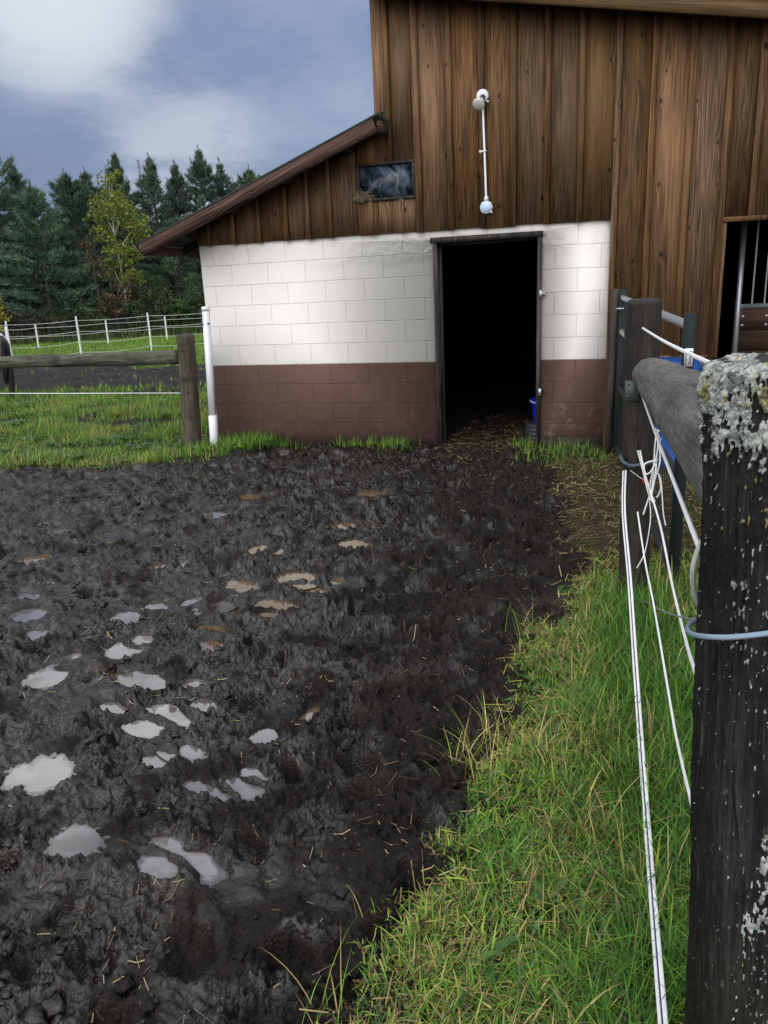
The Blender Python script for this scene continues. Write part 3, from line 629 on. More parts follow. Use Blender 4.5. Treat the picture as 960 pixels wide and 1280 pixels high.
straws('straw', x, y, .03, .12, .0042, [(.30, .25, .12), (.17, .135, .07), (.1, .07, .035), (.16, .17, .06), (.03, .022, .012)], [1.3, 3, 3.5, 2, 3.5], .02, 'thick bed of straw in front of the barn corner and gate')
x, y = scatter(3500, -1.6, -.6, -.3, 2.2, lambda x, y: (1-sstep(.6, 2.2, y))*np.ones_like(x))
straws('straw', x, y, .03, .1, .004, [(.30, .25, .13), (.17, .135, .07), (.1, .07, .035), (.03, .022, .012)], [1, 3, 3, 2.5], .012, 'straw litter on the floor just inside the doorway')
x, y = scatter(2500, -1.6, -.1, -1.6, .0, lambda x, y: .7*sstep(.0, .06, mud_sdf(x, y))*sstep(-1.5, -.1, y))
straws('straw', x, y, .02, .11, .0032, [(.28, .24, .13), (.17, .135, .07), (.1, .07, .035)], [1, 3, 3], .006, 'straw scattered on the mud outside the doorway')

# ------------------------------------------------------------------ barn
barn = empty('barn', (-1, 3, 0), 'dark wooden board barn with white and brown painted block wall and open doorway', 'barn')
LEAN = lambda u: 1.99 + .363*(u+4.515)          # underside of the lean-to fascia
RAKE = lambda u: 3.644 - .186*(u+.239)          # underside of the high rake fascia
mb = MB()
mb.prism([(-4.08, -.15), (-1.602, -.15), (-1.602, 1.975), (-.61, 1.975), (-.61, -.15), (0, -.15), (0, 2.085), (-4.08, 2.085)], 0, .2)
mb.box(-4.08, -3.88, .2, 7, -.15, 2.085)
mb.build('block_wall', m_block, barn)
for q0, q1 in ((.0015, .9), (2.1, 4.4)):
    mb = MB(); mb.box(q0, q1, .004, .2, -.15, .852); mb.build('block_base', m_block, barn)
sd = MB(); sl = MB()
def board(b, u0, u1, zb, top, dy=0):
    g = .0015+random.random()*.002
    b.prism([(u0+g, zb), (u1-g, zb), (u1-g, top(u1) if callable(top) else top), (u0+g, top(u0) if callable(top) else top)], -.034+dy, -.006)
def batten(b, u, zb, top, w=.05):
    z1 = (lambda q: top(q) if callable(top) else top)
    u += random.uniform(-.006, .006); t_ = random.uniform(-.004, .006)
    b.prism([(u-w/2, zb), (u+w/2, zb), (u+w/2, z1(u+w/2)), (u-w/2, z1(u-w/2))], -.056+t_*.5, -.0345)
lt = lambda u: LEAN(u)+.09
rt = lambda u: RAKE(u)+.07
lo = [-4.075, -3.94, -3.66, -3.376, -3.075, -2.846, -2.62, -2.335]
for a_, b_ in zip(lo[:-1], lo[1:]): board(sl, a_, b_, 2.07+random.uniform(-.006, .006), lt)
for u in lo[1:-1]: batten(sl, u, 2.062, lt)
board(sl, -2.335, -2.128, 2.066, 2.36); board(sl, -2.335, -2.128, 2.69, lt)
for a_, b_ in ((-2.128, -1.989), (-1.989, -1.735)): board(sd, a_, b_, 2.069, 2.36); board(sd, a_, b_, 2.69, rt)
batten(sd, -1.989, 2.69, rt, .042); batten(sd, -1.9, 2.062, 2.36, .045); batten(sl, -2.2, 2.062, 2.36, .045)
hi = [-1.735, -1.425, -1.14, -.854, -.566, -.278, .012, .295, .594, .873]
for a_, b_ in zip(hi[:-1], hi[1:]):
    zb = 2.062+random.uniform(-.008, .006) if b_ < .1 else .845+random.uniform(-.01, .005)
    board(sd, a_, b_, zb, rt)
for u in hi: batten(sd, u, 2.055 if u < 0 else (.845 if u > .1 else .02), rt, .058 if u == -1.735 else .05)
board(sd, .873, 1.114, 2.0, rt); board(sd, .873, .905, .845, 1.999)
hi2 = [1.114, 1.40, 1.69, 1.97, 2.1]
for a_, b_ in zip(hi2[:-1], hi2[1:]): board(sd, a_, b_, 2.0, rt)
for u in hi2[:-1]: batten(sd, u, 2.0, rt)
hi3 = [2.1, 2.4, 2.69, 2.98, 3.27, 3.56, 3.85, 4.14, 4.4]
for a_, b_ in zip(hi3[:-1], hi3[1:]): board(sd, a_, b_, .845, rt)
for u in hi3[:-1]: batten(sd, u, .84, rt)
sd.build('siding', m_siding, barn); sl.build('gable_siding', m_siding_dark, barn)
# closed shell so that the inside is dark
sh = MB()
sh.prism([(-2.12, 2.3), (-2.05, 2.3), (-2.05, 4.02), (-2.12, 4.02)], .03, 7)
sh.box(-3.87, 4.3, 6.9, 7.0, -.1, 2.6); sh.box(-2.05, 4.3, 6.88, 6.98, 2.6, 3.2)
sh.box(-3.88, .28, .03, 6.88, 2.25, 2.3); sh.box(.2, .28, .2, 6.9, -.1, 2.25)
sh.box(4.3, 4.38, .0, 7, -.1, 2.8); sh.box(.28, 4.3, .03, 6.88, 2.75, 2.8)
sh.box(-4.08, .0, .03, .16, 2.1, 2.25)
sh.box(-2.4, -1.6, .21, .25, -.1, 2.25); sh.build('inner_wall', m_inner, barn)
# lean-to roof
def slab(name, f, u0, u1, y0, y1, b0, b1, mat):
    m_ = MB(); m_.prism([(u0, f(u0)+b0), (u1, f(u1)+b0), (u1, f(u1)+b1), (u0, f(u0)+b1)], y0, y1); return m_.build(name, mat, barn)
slab('roof_deck', LEAN, -4.49, -2.0, -.33, 7, .095, .118, m_soffit)
slab('roof_covering', LEAN, -4.535, -1.995, -.372, 7, .1185, .139, m_shingle)
for yy in (.35, 1.0, 1.65):
    rf = MB(); rf.prism([(-4.47, LEAN(-4.47)+.0), (-4.09, LEAN(-4.09)+.0), (-4.09, LEAN(-4.09)+.094), (-4.47, LEAN(-4.47)+.094)], yy, yy+.04); rf.build('rafter', m_soffit, barn)
for u in (-4.2, -3.6, -3.0, -2.4):
    rf = MB(); rf.prism([(u, LEAN(u)+.02), (u+.06, LEAN(u+.06)+.02), (u+.06, LEAN(u+.06)+.094), (u, LEAN(u)+.094)], -.325, -.036); rf.build('rafter', m_soffit, barn)
ang = math.atan(.363)
def sloped_board(name, mat, p0, length, angle, h, y0, y1):     # modelled along its own length so that the grain follows the slope
    m_ = MB(); m_.box(0, length, y0, y1, 0, h); o = m_.build(name, mat, None, bevel=.004); o.parent = barn
    o.location = Vector((p0[0], 0, p0[1]))-Vector(barn.location); o.rotation_euler = (0, -angle, 0); return o
sloped_board('fascia', m_fascia, (-4.515, 1.985), 2.665, ang, .122, -.37, -.332)
fe = MB(); fe.box(-2.025, -1.99, -.33, -.06, LEAN(-2.01)-.0, LEAN(-2.01)+.09); fe.build('fascia', m_fascia, barn)
fe = MB(); fe.box(-4.512, -4.48, -.33, 7, LEAN(-4.5)+.0, LEAN(-4.5)+.092); fe.build('fascia', m_fascia, barn)
# high roof
slab('high_roof', RAKE, -2.17, 4.7, -.33, 7, .125, .19, m_shingle)
slab('high_roof_deck', RAKE, -2.15, 4.65, -.26, 6.9, .075, .123, m_soffit)
sloped_board('rake_board', m_rake, (-2.15, RAKE(-2.15)), 6.9, -math.atan(.186), .125, -.30, -.262)
# door frame
fr = MB()
fr.box(-1.614, -1.583, -.02, .19, -.1, 1.954); fr.box(-.645, -.605, -.02, .19, -.1, 1.954); fr.box(-1.64, -.598, -.024, .188, 1.955, 2.005)
fr.box(-1.5825, -1.565, .09, .16, -.1, 1.93); fr.box(-1.5825, -.646, .09, .16, 1.932, 1.9535)
fr.build('door_frame', m_frame, barn, bevel=.004)
for z in (.52, 1.42):
    hg = MB(); hg.box(-.622, -.602, -.034, -.021, z, z+.07); hg.tube([(-.6, -.03, z), (-.6, -.03, z+.07)], .007, 8); hg.build('hinge', m_galv, barn)
hg = MB(); hg.box(-.60, -.57, -.012, -.002, 1.44, 1.47); hg.build('latch_plate', m_galv, barn)
kp = MB(); kp.box(-.565, -.035, -.05, -.004, -.06, .125); kp.build('base_plank', m_plank, barn, bevel=.004)
# window
wf = MB(); w0, w1, z0, z1 = -2.335, -1.762, 2.36, 2.69
wf.box(w0, w1, -.05, .03, z0, z0+.025); wf.box(w0, w1, -.05, .03, z1-.02, z1); wf.box(w0, w0+.028, -.048, .03, z0+.025, z1-.02); wf.box(w1-.02, w1, -.048, .03, z0+.025, z1-.02)
win = wf.build('window', m_frame, barn)
t = NT('dirty_plastic_pane'); n = t.noise(5, detail=7, rough=.65, dist=1.6); ridg = t.math('ABSOLUTE', t.math('SUBTRACT', t.noise(4, detail=5, dist=1.), .5))
c = t.mix(t.step(n, .42, .72), (.008, .012, .02), (.075, .105, .16)); c = t.mix(t.math('MULTIPLY', t.math('SUBTRACT', 1., t.step(ridg, 0., .05)), .4), c, (.2, .26, .33))
m_pane = t.set(Base_Color=c, Roughness=t.math('MULTIPLY_ADD', n, .5, .12), Specular_IOR_Level=.5).bump(n, .4, .02).m
pn = MB(); pn.box(w0+.02, w1-.015, -.012, -.006, z0+.02, z1-.015); o = pn.build('pane', m_pane, win); o.location = (0, 0, 0)
# trim round the right-hand opening
tr = MB(); tr.box(.9, .93, -.05, .16, .85, 2.0); tr.box(.9, 2.12, -.058, -.0345, 1.975, 2.015); tr.box(2.08, 2.11, -.05, .16, .85, 1.97)
tr.box(.0, .9, -.05, -.004, .8525, .875); tr.build('opening_trim', m_siding, barn)
# moss at the top of the lean-to
ms = rng.normal(0, 1, (160, 3)); V = []; F_ = []; C = []
for q in ms:
    c0 = np.array([-2.03+q[0]*.035, -.3+abs(q[1])*.05, LEAN(-2.03)+.142+q[0]*.012]); a = rng.uniform(0, 6.28, 3); b = len(V)
    V += [c0+[math.cos(a[0])*.012, math.sin(a[0])*.012, 0], c0+[math.cos(a[0]+2)*.012, math.sin(a[0]+2)*.012, 0], c0+[0, 0, rng.uniform(.012, .03)]]; F_.append((b, b+1, b+2)); C += [np.array((.04, .07, .015))*rng.uniform(.6, 1.4)]*3
tag(place(mesh_np('moss', np.array(V), np.array(F_), m_leaf, None, {'col': np.array(C)}), barn), kind='stuff')

# nest in the window corner
V = []; F_ = []; C = []
for k in range(260):
    c0 = np.array([-2.27+rng.normal(0, .045), -.06+rng.normal(0, .012), 2.385+abs(rng.normal(0, .03))-.01]); d = rng.normal(0, 1, 3); d /= np.linalg.norm(d); l = rng.uniform(.02, .07); s = np.cross(d, [0, 1, 0]); s = s/np.linalg.norm(s)*.0018; b = len(V)
    V += [c0-d*l/2-s, c0-d*l/2+s, c0+d*l/2+s, c0+d*l/2-s]; F_.append((b, b+1, b+2, b+3)); C += [np.array((.22, .18, .11))*rng.uniform(.3, 1.3)]*4
tag(mesh_np('bird_nest', np.array(V), np.array(F_), m_straw, None, {'col': np.array(C)}), 'scruffy straw bird nest in the lower corner of the gable window', 'nest')

# stall front inside the right-hand opening
sf = empty('stall_front', (1.25, .55, 0), 'stall front with grey steel bars and bolted dark boards inside right opening', 'stall front')
YS = .55
pl_, pr_ = on_plane(927, 320, YS), on_plane(918, 425, YS); up = float(pl_[0])
sp_ = MB(); sp_.box(up-.02, up+.025, YS-.03, YS+.03, -.02, 2.3); sp_.build('post', m_galv, sf)
zr = float(on_plane(945, 383, YS)[2]); rl = MB(); rl.box(up+.026, 2.6, YS-.025, YS+.02, zr-.02, zr+.025); rl.build('rail', m_galv, sf)
for k in range(12):
    b_ = MB(); u = up+.12+k*.105; b_.tube([(u, YS, zr+.026), (u, YS, 2.28)], .008, 8); b_.build('bar', m_galv, sf, smooth=True)
bd = MB()
m_stall = wood('stall_board', (.012, .006, .005), (.04, .022, .017), (.075, .04, .03), knots=False, grain_axis='x')
for k in range(5): bd.box(up+.026, 2.6, YS-.02, YS+.02, zr-.025-.19*(k+1)+.004, zr-.025-.19*k)
bd.build('board', m_stall, sf)
for du in (.05, .25, .65, 1.05):
    for dz in (-.085, -.165):
        b_ = MB(); b_.lathe([(.012, 0), (.012, .006), (.006, .008), (.006, .014)], (up+du, YS-.0205, zr+dz), 12, (0, -1, 0)); b_.build('bolt', m_conduit, sf)

# outdoor light
ol = empty('outdoor_light', (-1.13, -.05, 2.5), 'white bullet flood lamp on conduit above the doorway with octagonal junction box', 'outdoor light')
YL = -.058
b_ = MB(); b_.lathe([(.053, 0), (.056, .012), (.05, .03), (.025, .038)], (-1.127, YL+.02, 3.145), 24, (0, -1, 0)); b_.build('mounting_box', m_white, ol, smooth=True)
t = NT('flood_bulb'); m_bulb = t.set(Base_Color=(.62, .62, .6), Roughness=.2, Metallic=.15).m
b_ = MB(); b_.tube([(-1.12, YL-.02, 3.13), (-1.125, YL-.055, 3.105)], .024, 14); b_.build('lamp_holder', m_rubber, ol, smooth=True)
ax = Vector((-.22, -.75, -.62)).normalized(); c0 = Vector((-1.125, YL-.055, 3.105))
b_ = MB(); b_.lathe([(.02, 0), (.023, .02), (.043, .045), (.053, .068), (.055, .076), (.048, .083), (.026, .089), (.0, .091)], c0, 24, ax); b_.build('bulb', m_bulb, ol, smooth=True)
b_ = MB(); b_.tube([(-1.125, YL, 3.09), (-1.112, YL, 2.7), (-1.1, YL, 2.28)], .011, 10); b_.build('conduit', m_conduit, ol, smooth=True)
b_ = MB(); b_.box(-1.145, -1.095, YL-.014, YL+.02, 2.69, 2.705); b_.tube([(-1.148, YL-.006, 2.697), (-1.148, YL+.01, 2.697)], .014, 10); b_.build('conduit_clip', m_conduit, ol)
b_ = MB(); b_.lathe([(.058, 0), (.058, .04), (.05, .044)], (-1.1, YL+.026, 2.232), 8, (0, -1, 0)); jb = b_.build('junction_box', m_white, ol)
b_ = MB(); b_.lathe([(.047, 0), (.047, .004), (.042, .007)], (-1.1, YL-.019, 2.232), 8, (0, -1, 0)); o = b_.build('cover', m_cover, jb); o.location = (0, 0, 0)
b_ = MB(); b_.lathe([(.02, 0), (.02, .035), (.014, .04)], (-1.1, YL, 2.283), 10, (0, 0, 1)); b_.build('connector', m_white, ol)
b_ = MB(); b_.tube([(-1.06, YL-.01, 2.19), (-1.045, YL-.01, 2.185)], .01, 8); b_.build('box_screw', m_white, ol)
b_ = MB(); b_.tube([(-1.09, YL-.01, 3.095), (-1.07, YL-.012, 3.09)], .009, 8); b_.build('box_screw', m_white, ol)

# bucket and tub
tb = MB(); c0 = (-.63, .52, -.02); prof = []
for k in range(14): zz = .185*k/13; prof.append((.165+.012*math.sin(zz/.185*math.pi)+(.006 if k % 3 == 0 else 0), zz))
prof += [(.15, .187), (.145, .17)]; tb.lathe(prof, c0, 32)
tag(tb.build('rubber_tub', m_rubber, None, smooth=True), 'ribbed black rubber tub on the floor behind the right door jamb', 'tub')
bk = empty('bucket', (-.625, .52, .166), 'blue plastic bucket with white handle standing on the black rubber tub', 'bucket')
b_ = MB(); b_.lathe([(.095, 0), (.118, .19), (.128, .192), (.131, .245), (.125, .247), (.118, .235)], (-.625, .52, .168), 28); b_.build('body', m_navy, bk, smooth=True)
b_ = MB(); b_.tube([(-.625+.13*math.cos(a), .52+.118*math.sin(a)-.01, .40+.018*math.sin(a*1.)) for a in np.linspace(math.pi*.95, math.pi*2.05, 14)], .004, 6); b_.build('handle', m_rope, bk)
b_ = MB(); b_.box(-.66, -.62, .399, .402, .2, .27); b_.build('label_sticker', m_label, bk)

# blue barrel beyond the gate
br = empty('barrel', (.52, -.62, 0), 'blue plastic barrel with ribbed sides standing by barn wall behind the gate', 'barrel')
n_ = 72; V = []; prof = [(.17, .0), (.235, .015), (.25, .06), (.25, .10), (.245, .12), (.245, .45), (.25, .47), (.25, .52), (.245, .54), (.245, .74), (.25, .76), (.247, .83), (.22, .885), (.17, .905), (.0, .908)]
prof = [(r, z) for r, z in prof]
for i, (r, z) in enumerate(prof):
    for k in range(n_):
        a = 2*math.pi*k/n_; rr = r*(1+(.018*math.cos(24*a) if .11 < z < .75 else 0)); V.append((.52+rr*math.cos(a), -.62+rr*math.sin(a), z))
F_ = [(i*n_+k, i*n_+(k+1) % n_, (i+1)*n_+(k+1) % n_, (i+1)*n_+k) for i in range(len(prof)-1) for k in range(n_)]
place(mesh_np('drum', np.array(V), np.array(F_), m_blue, None, None, True), br)
b_ = MB(); b_.lathe([(.03, 0), (.03, .02), (.026, .024)], (.42, -.68, .905), 14); b_.build('bung', m_blue, br, smooth=True)

# ------------------------------------------------------------------ logs, posts
def log(name, p0, p1, r0, r1, mat, parent, seed, ring=90, step=.006, crack=.004, lich=None, flat=0., top_round=.02, lump=.006, groove=9, start_round=.0):
    p0 = np.array(p0, float); p1 = np.array(p1, float); ln = np.linalg.norm(p1-p0); d = (p1-p0)/ln
    up = np.array([0, -1., 0]) if abs(d[2]) > .7 else np.array([0, 0, 1.]); s = np.cross(d, up); s /= np.linalg.norm(s); b2 = np.cross(s, d)
    nl = int(ln/step)+1; tz = np.linspace(0, ln, nl); th = np.linspace(0, 2*np.pi, ring, endpoint=False)
    TZ, TH = np.meshgrid(tz, th, indexing='ij'); cx, sx = np.cos(TH), np.sin(TH)
    rr = r0 + (r1-r0)*TZ/ln
    rr = rr + lump*fbm(cx*1.3+TZ*1.5, sx*1.3+seed, 2, seed) + lump*.35*fbm(TH*groove/6.283*2, TZ*2.5, 3, seed+3)
    # long checks in the wood
    cr_ = np.abs(perlin(TH*groove/6.283*2+.35*fbm(TZ*3, TH*1.2, 2, seed+5), TZ*.9+seed, seed+7)); cmask = sstep(-.1, .35, perlin(TH*1.5, TZ*1.7+seed, seed+9))
    ck = (1-sstep(0., .055, cr_))*cmask; rr = rr - crack*ck
    rr = rr + .0011*fbm(TH*40, TZ*9, 3, seed+11) + (.0016*fbm(TH*60, TZ*22, 4, seed+12, .65) if lich is not None else 0)
    e = np.clip((ln-TZ)/top_round, 0, 1) if top_round else 1; rr = rr*(1-.22*(1-np.sqrt(np.maximum(0, 1-(1-e)**2)))) if top_round else rr
    if start_round: e2 = np.clip(TZ/start_round, 0, 1); rr = rr*(1-.25*(1-np.sqrt(np.maximum(0, 1-(1-e2)**2))))
    lm = np.zeros_like(rr)
    if lich is not None:
        lm = lich(TZ, TH, ln); wq = .006*fbm(TH*r0*90, TZ*90, 2, seed+14); bumps = lumps((TH*r0+wq)*88, (TZ-wq)*88, seed+13)*.008 + lumps((TH*r0+wq)*230, (TZ+wq)*230, seed+15)*.006
        rr = rr + lm*bumps*np.clip(.35+.65*sstep(.25, .0, ln-TZ)+.0*lm, 0, 1)
    # local coordinates: z along the log so that the grain follows it
    V = np.stack([rr*cx, rr*sx, TZ], -1).reshape(-1, 3)
    i = np.arange(nl*ring).reshape(nl, ring); j = np.roll(i, -1, 1); q = np.stack([i[:-1], j[:-1], j[1:], i[1:]], -1).reshape(-1, 4)
    # end caps: a few rings
    caps = []; lcap = []; ext = []; nb = len(V)
    for end, row in ((1, nl-1), (0, 0)):
        prev = i[row]
        for k, f in enumerate((.9, .7, .45, .2)):
            rx = V[i[row]]*np.array([f, f, 1]); zz = (.004*(1-f) if end else -.004*(1-f)) + .0035*fbm(rx[:, 0]*30+9*end, rx[:, 1]*30, 3, seed+17)
            lmc = np.full(ring, 0.)
            if lich is not None and end: lmc = sstep(-.5, .1, fbm(rx[:, 0]*25, rx[:, 1]*25, 3, seed+19)); zz = zz + lmc*(.006*lumps(rx[:, 0]*70, rx[:, 1]*70, seed+21))
            rx[:, 2] += zz*(1 if end else 1)
            cur = nb+np.arange(ring); nb += ring; ext.append(rx); lcap.append(lmc)
            a_ = np.stack([prev, np.roll(prev, -1), np.roll(cur, -1), cur], -1); caps.append(a_ if end else a_[:, ::-1]); prev = cur
        ctr = V[i[row]].mean(0)[None]; ext.append(ctr); lcap.append(np.array([lcap[-1].mean()])); 
        caps.append(np.stack([prev, np.roll(prev, -1), np.full(ring, nb), np.full(ring, nb)], -1) if end else np.stack([np.roll(prev, -1), prev, np.full(ring, nb), np.full(ring, nb)], -1)); nb += 1
    V = np.concatenate([V]+ext); lm = np.concatenate([lm.ravel()]+lcap); ckk = np.concatenate([ck.ravel(), np.zeros(len(V)-ck.size)])
    allq = np.concatenate([q]+caps); tri = allq[:, 2] == allq[:, 3]
    F_ = np.concatenate([allq[~tri].ravel(), allq[tri][:, :3].ravel()]); S_ = np.array([4]*int((~tri).sum())+[3]*int(tri.sum()), np.int32)
    o = mesh_np(name, V, F_, mat, None, {'lichen': lm, 'crack': ckk}, True, S_)
    rot = Matrix([[s[k], b2[k], d[k]] for k in range(3)]); rot = rot if rot.determinant() > 0 else Matrix([[-s[k], b2[k], d[k]] for k in range(3)])
    mw = rot.to_4x4(); mw.translation = Vector(p0)
    if parent: o.parent = parent; mw.translation = Vector(p0)-Vector(parent.location)
    o.matrix_local = mw
    return o
def log_mat(name, dark, mid, light, rough, lichen=False, cross=0., spec=.35):
    t = NT(name); x, y, z = t.sep()[:3]
    f = t.noise(1., t.map((120, 120, 7)), detail=6, rough=.7); f2 = t.noise(1., t.map((16, 16, 1.4)), detail=4); bl = t.noise(6, detail=5)
    c = t.ramp(t.math('ADD', t.math('MULTIPLY', f, .6), t.math('MULTIPLY', f2, .4)), [(.33, dark), (.5, mid), (.68, light)])
    c = t.mix(t.math('MULTIPLY', t.step(bl, .48, .7), .7), c, [q*.8 for q in dark])
    if cross:
        cn = t.noise(1., t.map((20, 20, 55), rot=(0, .5, 0)), detail=4); c = t.mix(t.math('MULTIPLY', t.step(cn, .55, .7), cross), c, light)
        cn2 = t.noise(1., t.map((5, 5, 12), rot=(.3, .2, 0)), detail=6, dist=1.); c = t.mix(t.math('MULTIPLY', t.step(t.math('ABSOLUTE', t.math('SUBTRACT', cn2, .5)), .012, .0), .8), c, dark)
    c = t.mix(t.math('MULTIPLY', t.attr('crack'), .9), c, [q*.25 for q in dark])
    if lichen:
        lm = t.attr('lichen'); ln_ = t.noise(30, detail=5); lv = t.noise(140, detail=3)
        lc = t.mix(t.step(ln_, .40, .52), (.22, .26, .24), (.46, .50, .47)); lc = t.mix(t.math('MULTIPLY', t.step(t.noise(22, t.map(loc=(3, 1, 2)), detail=4), .56, .64), .9), lc, (.27, .25, .06))
        lc = t.mix(t.math('MULTIPLY', t.step(t.noise(45, t.map(loc=(7, 1, 2)), detail=3), .66, .71), .9), lc, (.36, .19, .02))
        lc = t.mix(t.math('MULTIPLY', t.step(lv, .55, .35), .5), lc, (.06, .07, .06))
        wv = t.n('ShaderNodeTexNoise'); wv.inputs['Scale'].default_value = 60.; t.put(wv.inputs['Vector'], t.co); wm = t.n('ShaderNodeVectorMath', operation='MULTIPLY_ADD'); t.put(wm.inputs[0], wv.outputs['Color']); wm.inputs[1].default_value = (.02, .02, .02); t.put(wm.inputs[2], t.co)
        gap = t.step(t.voro(190, wm.outputs[0], feature='DISTANCE_TO_EDGE'), .0, .22); lc = t.mix(t.math('MULTIPLY', t.math('SUBTRACT', 1., gap), t.math('MULTIPLY', t.step(t.noise(40, t.map(loc=(5, 5, 5))), .35, .6), .8)), lc, (.05, .052, .045))
        c = t.mix(t.step(t.math('ADD', lm, t.math('MULTIPLY_ADD', lv, 1.1, -.55)), .38, .55), c, lc)
        fl = t.step(t.noise(95, t.map((1, 1, .55)), detail=5, rough=.75), .62, .69); fl = t.math('MULTIPLY', fl, t.step(t.noise(7, t.map((1, 1, .5), loc=(1, 8, 2)), detail=3), .38, .6)); c = t.mix(t.math('MULTIPLY', fl, .6), c, (.22, .23, .21))
        gr = t.step(t.noise(1., t.map((190, 190, 9), loc=(2, 5, 1)), detail=6, rough=.75), .54, .70); c = t.mix(t.math('MULTIPLY', gr, t.math('SUBTRACT', .5, t.math('MULTIPLY', lm, .5))), c, (.085, .082, .075))
    t.set(Base_Color=c, Roughness=rough, Specular_IOR_Level=spec)
    t.bump(t.math('ADD', f, t.math('MULTIPLY', f2, .8)), .85, .005)
    return t.m
m_front = log_mat('wet_black_post_with_lichen', (.004, .0037, .0035), (.013, .012, .011), (.045, .043, .04), .6, True, spec=.25)
m_p2 = log_mat('dark_brown_post', (.007, .006, .005), (.022, .018, .014), (.06, .052, .042), .75)
m_pl = log_mat('brown_fence_post', (.018, .014, .01), (.06, .046, .033), (.14, .115, .085), .8)
m_rl = log_mat('grey_log_rail', (.035, .035, .03), (.105, .105, .092), (.2, .2, .178), .8, cross=.45)
m_rl2 = log_mat('mossy_rail', (.012, .014, .01), (.06, .062, .045), (.17, .17, .13), .8)

right_fence = empty('rail_fence', (.25, -5.0, 0), 'weathered post and rail fence with lichen covered front post beside grass verge', 'fence')
def lich(TZ, TH, ln):                 # crusts: all round the top, and down the side that catches the weather
    tt = ln-TZ; n = fbm(TH*2.2, TZ*9, 4, 301); side = np.cos(TH-2.2)
    top = sstep(.16, .05, tt + .05*n)
    run = sstep(.5, .8, side+.3*n)*sstep(.30, .18, tt+.1*n) 
    run2 = sstep(.6, .9, side+.3*n)*sstep(.58, .64, tt)*sstep(.86, .78, tt)
    spots = sstep(.74, .86, fbm(TH*24, TZ*60, 3, 305)+.25*sstep(.55, .1, tt)+.3*side-.12+.25*fbm(TH*2, TZ*4, 2, 311))
    return np.clip(np.maximum.reduce([top*sstep(-.55, -.15, n+.2)*sstep(-.62, -.22, fbm(TH*15, TZ*60, 3, 313)-.6*sstep(.04, .16, tt)), run*sstep(-.12, .12, fbm(TH*13, TZ*48, 3, 307)), run2*sstep(-.05, .15, fbm(TH*13, TZ*48, 3, 309)), spots*.8]), 0, 1)
log('post', (.372, -6.45, -.2), (.304, -6.45, 1.492), .092, .087, m_front, right_fence, 21, 300, .0026, .010, lich, top_round=.03, lump=.005)
log('post', (.222, -3.66, -.25), (.207, -3.70, 1.485), .066, .078, m_p2, right_fence, 33, 90, .01, .004, None, top_round=.012)
log('rail', (.248, -3.765, 1.155), (.338, -6.36, 1.312), .078, .106, m_rl, right_fence, 41, 110, .006, .004, None, top_round=.0, start_round=.035, lump=.005, groove=7)
b_ = MB(); b_.box(.140, .20, -3.79, -3.784, 1.04, 1.13); b_.tube([(.155, -3.793, 1.115), (.155, -3.788, 1.115)], .006, 8); b_.tube([(.155, -3.793, 1.06), (.155, -3.788, 1.06)], .006, 8); b_.build('bracket_plate', m_bracket, right_fence)

left_fence = empty('rail_fence', (-5.2, -.38, 0), 'wooden post and single rail fence left of the block wall', 'fence')
log('post', (-4.225, -.349, -.2), (-4.15, -.349, 1.215), .098, .088, m_pl, left_fence, 55, 70, .012, .004, None, top_round=.03)
log('rail', (-4.235, -.37, .985), (-8.6, -.53, .965), .076, .048, m_rl2, left_fence, 61, 50, .02, .003, None, top_round=0, start_round=.02)
log('post', (-8.45, -.66, -.2), (-8.43, -.66, 1.2), .095, .085, m_pl, left_fence, 57, 50, .02, .004, None, top_round=.03)
b_ = MB(); b_.tube([(-4.16, -.44, .625), (-5.5, -.53, .64), (-8.4, -.77, .69)], .006, 6); b_.build('strand', m_wire, left_fence)
b_ = MB(); b_.tube([(-4.175+.1*math.cos(a), -.349+.1*math.sin(a), 1.06+.004*math.sin(a)) for a in np.linspace(0, 6.28, 24)], .004, 6); b_.build('tie_wire', m_darkwire, left_fence); b_ = MB(); b_.tube([(-4.197+.101*math.cos(a), -.349+.101*math.sin(a), .63) for a in np.linspace(0, 6.28, 24)], .005, 6); b_.build('tie_wire', m_darkwire, left_fence)

# white post leaning by the wall
wp = empty('white_post', (-3.965, -.33, 0), 'slim white vinyl post with lower sleeve leaning at corner of block wall', 'post')
def lean_box(mb_, z0, z1, w, d):
    f = lambda z: -3.965+.047*z
    mb_.add([(f(z)+sx*w/2, -.33+sy*d/2, z) for z in (z0, z1) for sx, sy in ((-1, -1), (1, -1), (1, 1), (-1, 1))], [(0, 1, 5, 4), (1, 2, 6, 5), (2, 3, 7, 6), (3, 0, 4, 7), (3, 2, 1, 0), (4, 5, 6, 7)])
b_ = MB(); lean_box(b_, .36, 1.43, .058, .06); b_.build('shaft', m_vinyl, wp, bevel=.003)
b_ = MB(); lean_box(b_, -.1, .375, .068, .07); b_.build('sleeve', m_vinyl, wp, bevel=.003)
b_ = MB(); lean_box(b_, 1.43, 1.475, .066, .068); b_.build('cap', m_vinyl, wp, bevel=.006)
for dx in (-.03, .045):
    b_ = MB(); b_.lathe([(.012, 0), (.012, .014), (.006, .02)], (-3.9+dx, -.372, 1.31), 10, (0, -1, 0)); b_.build('insulator', m_insul, wp)

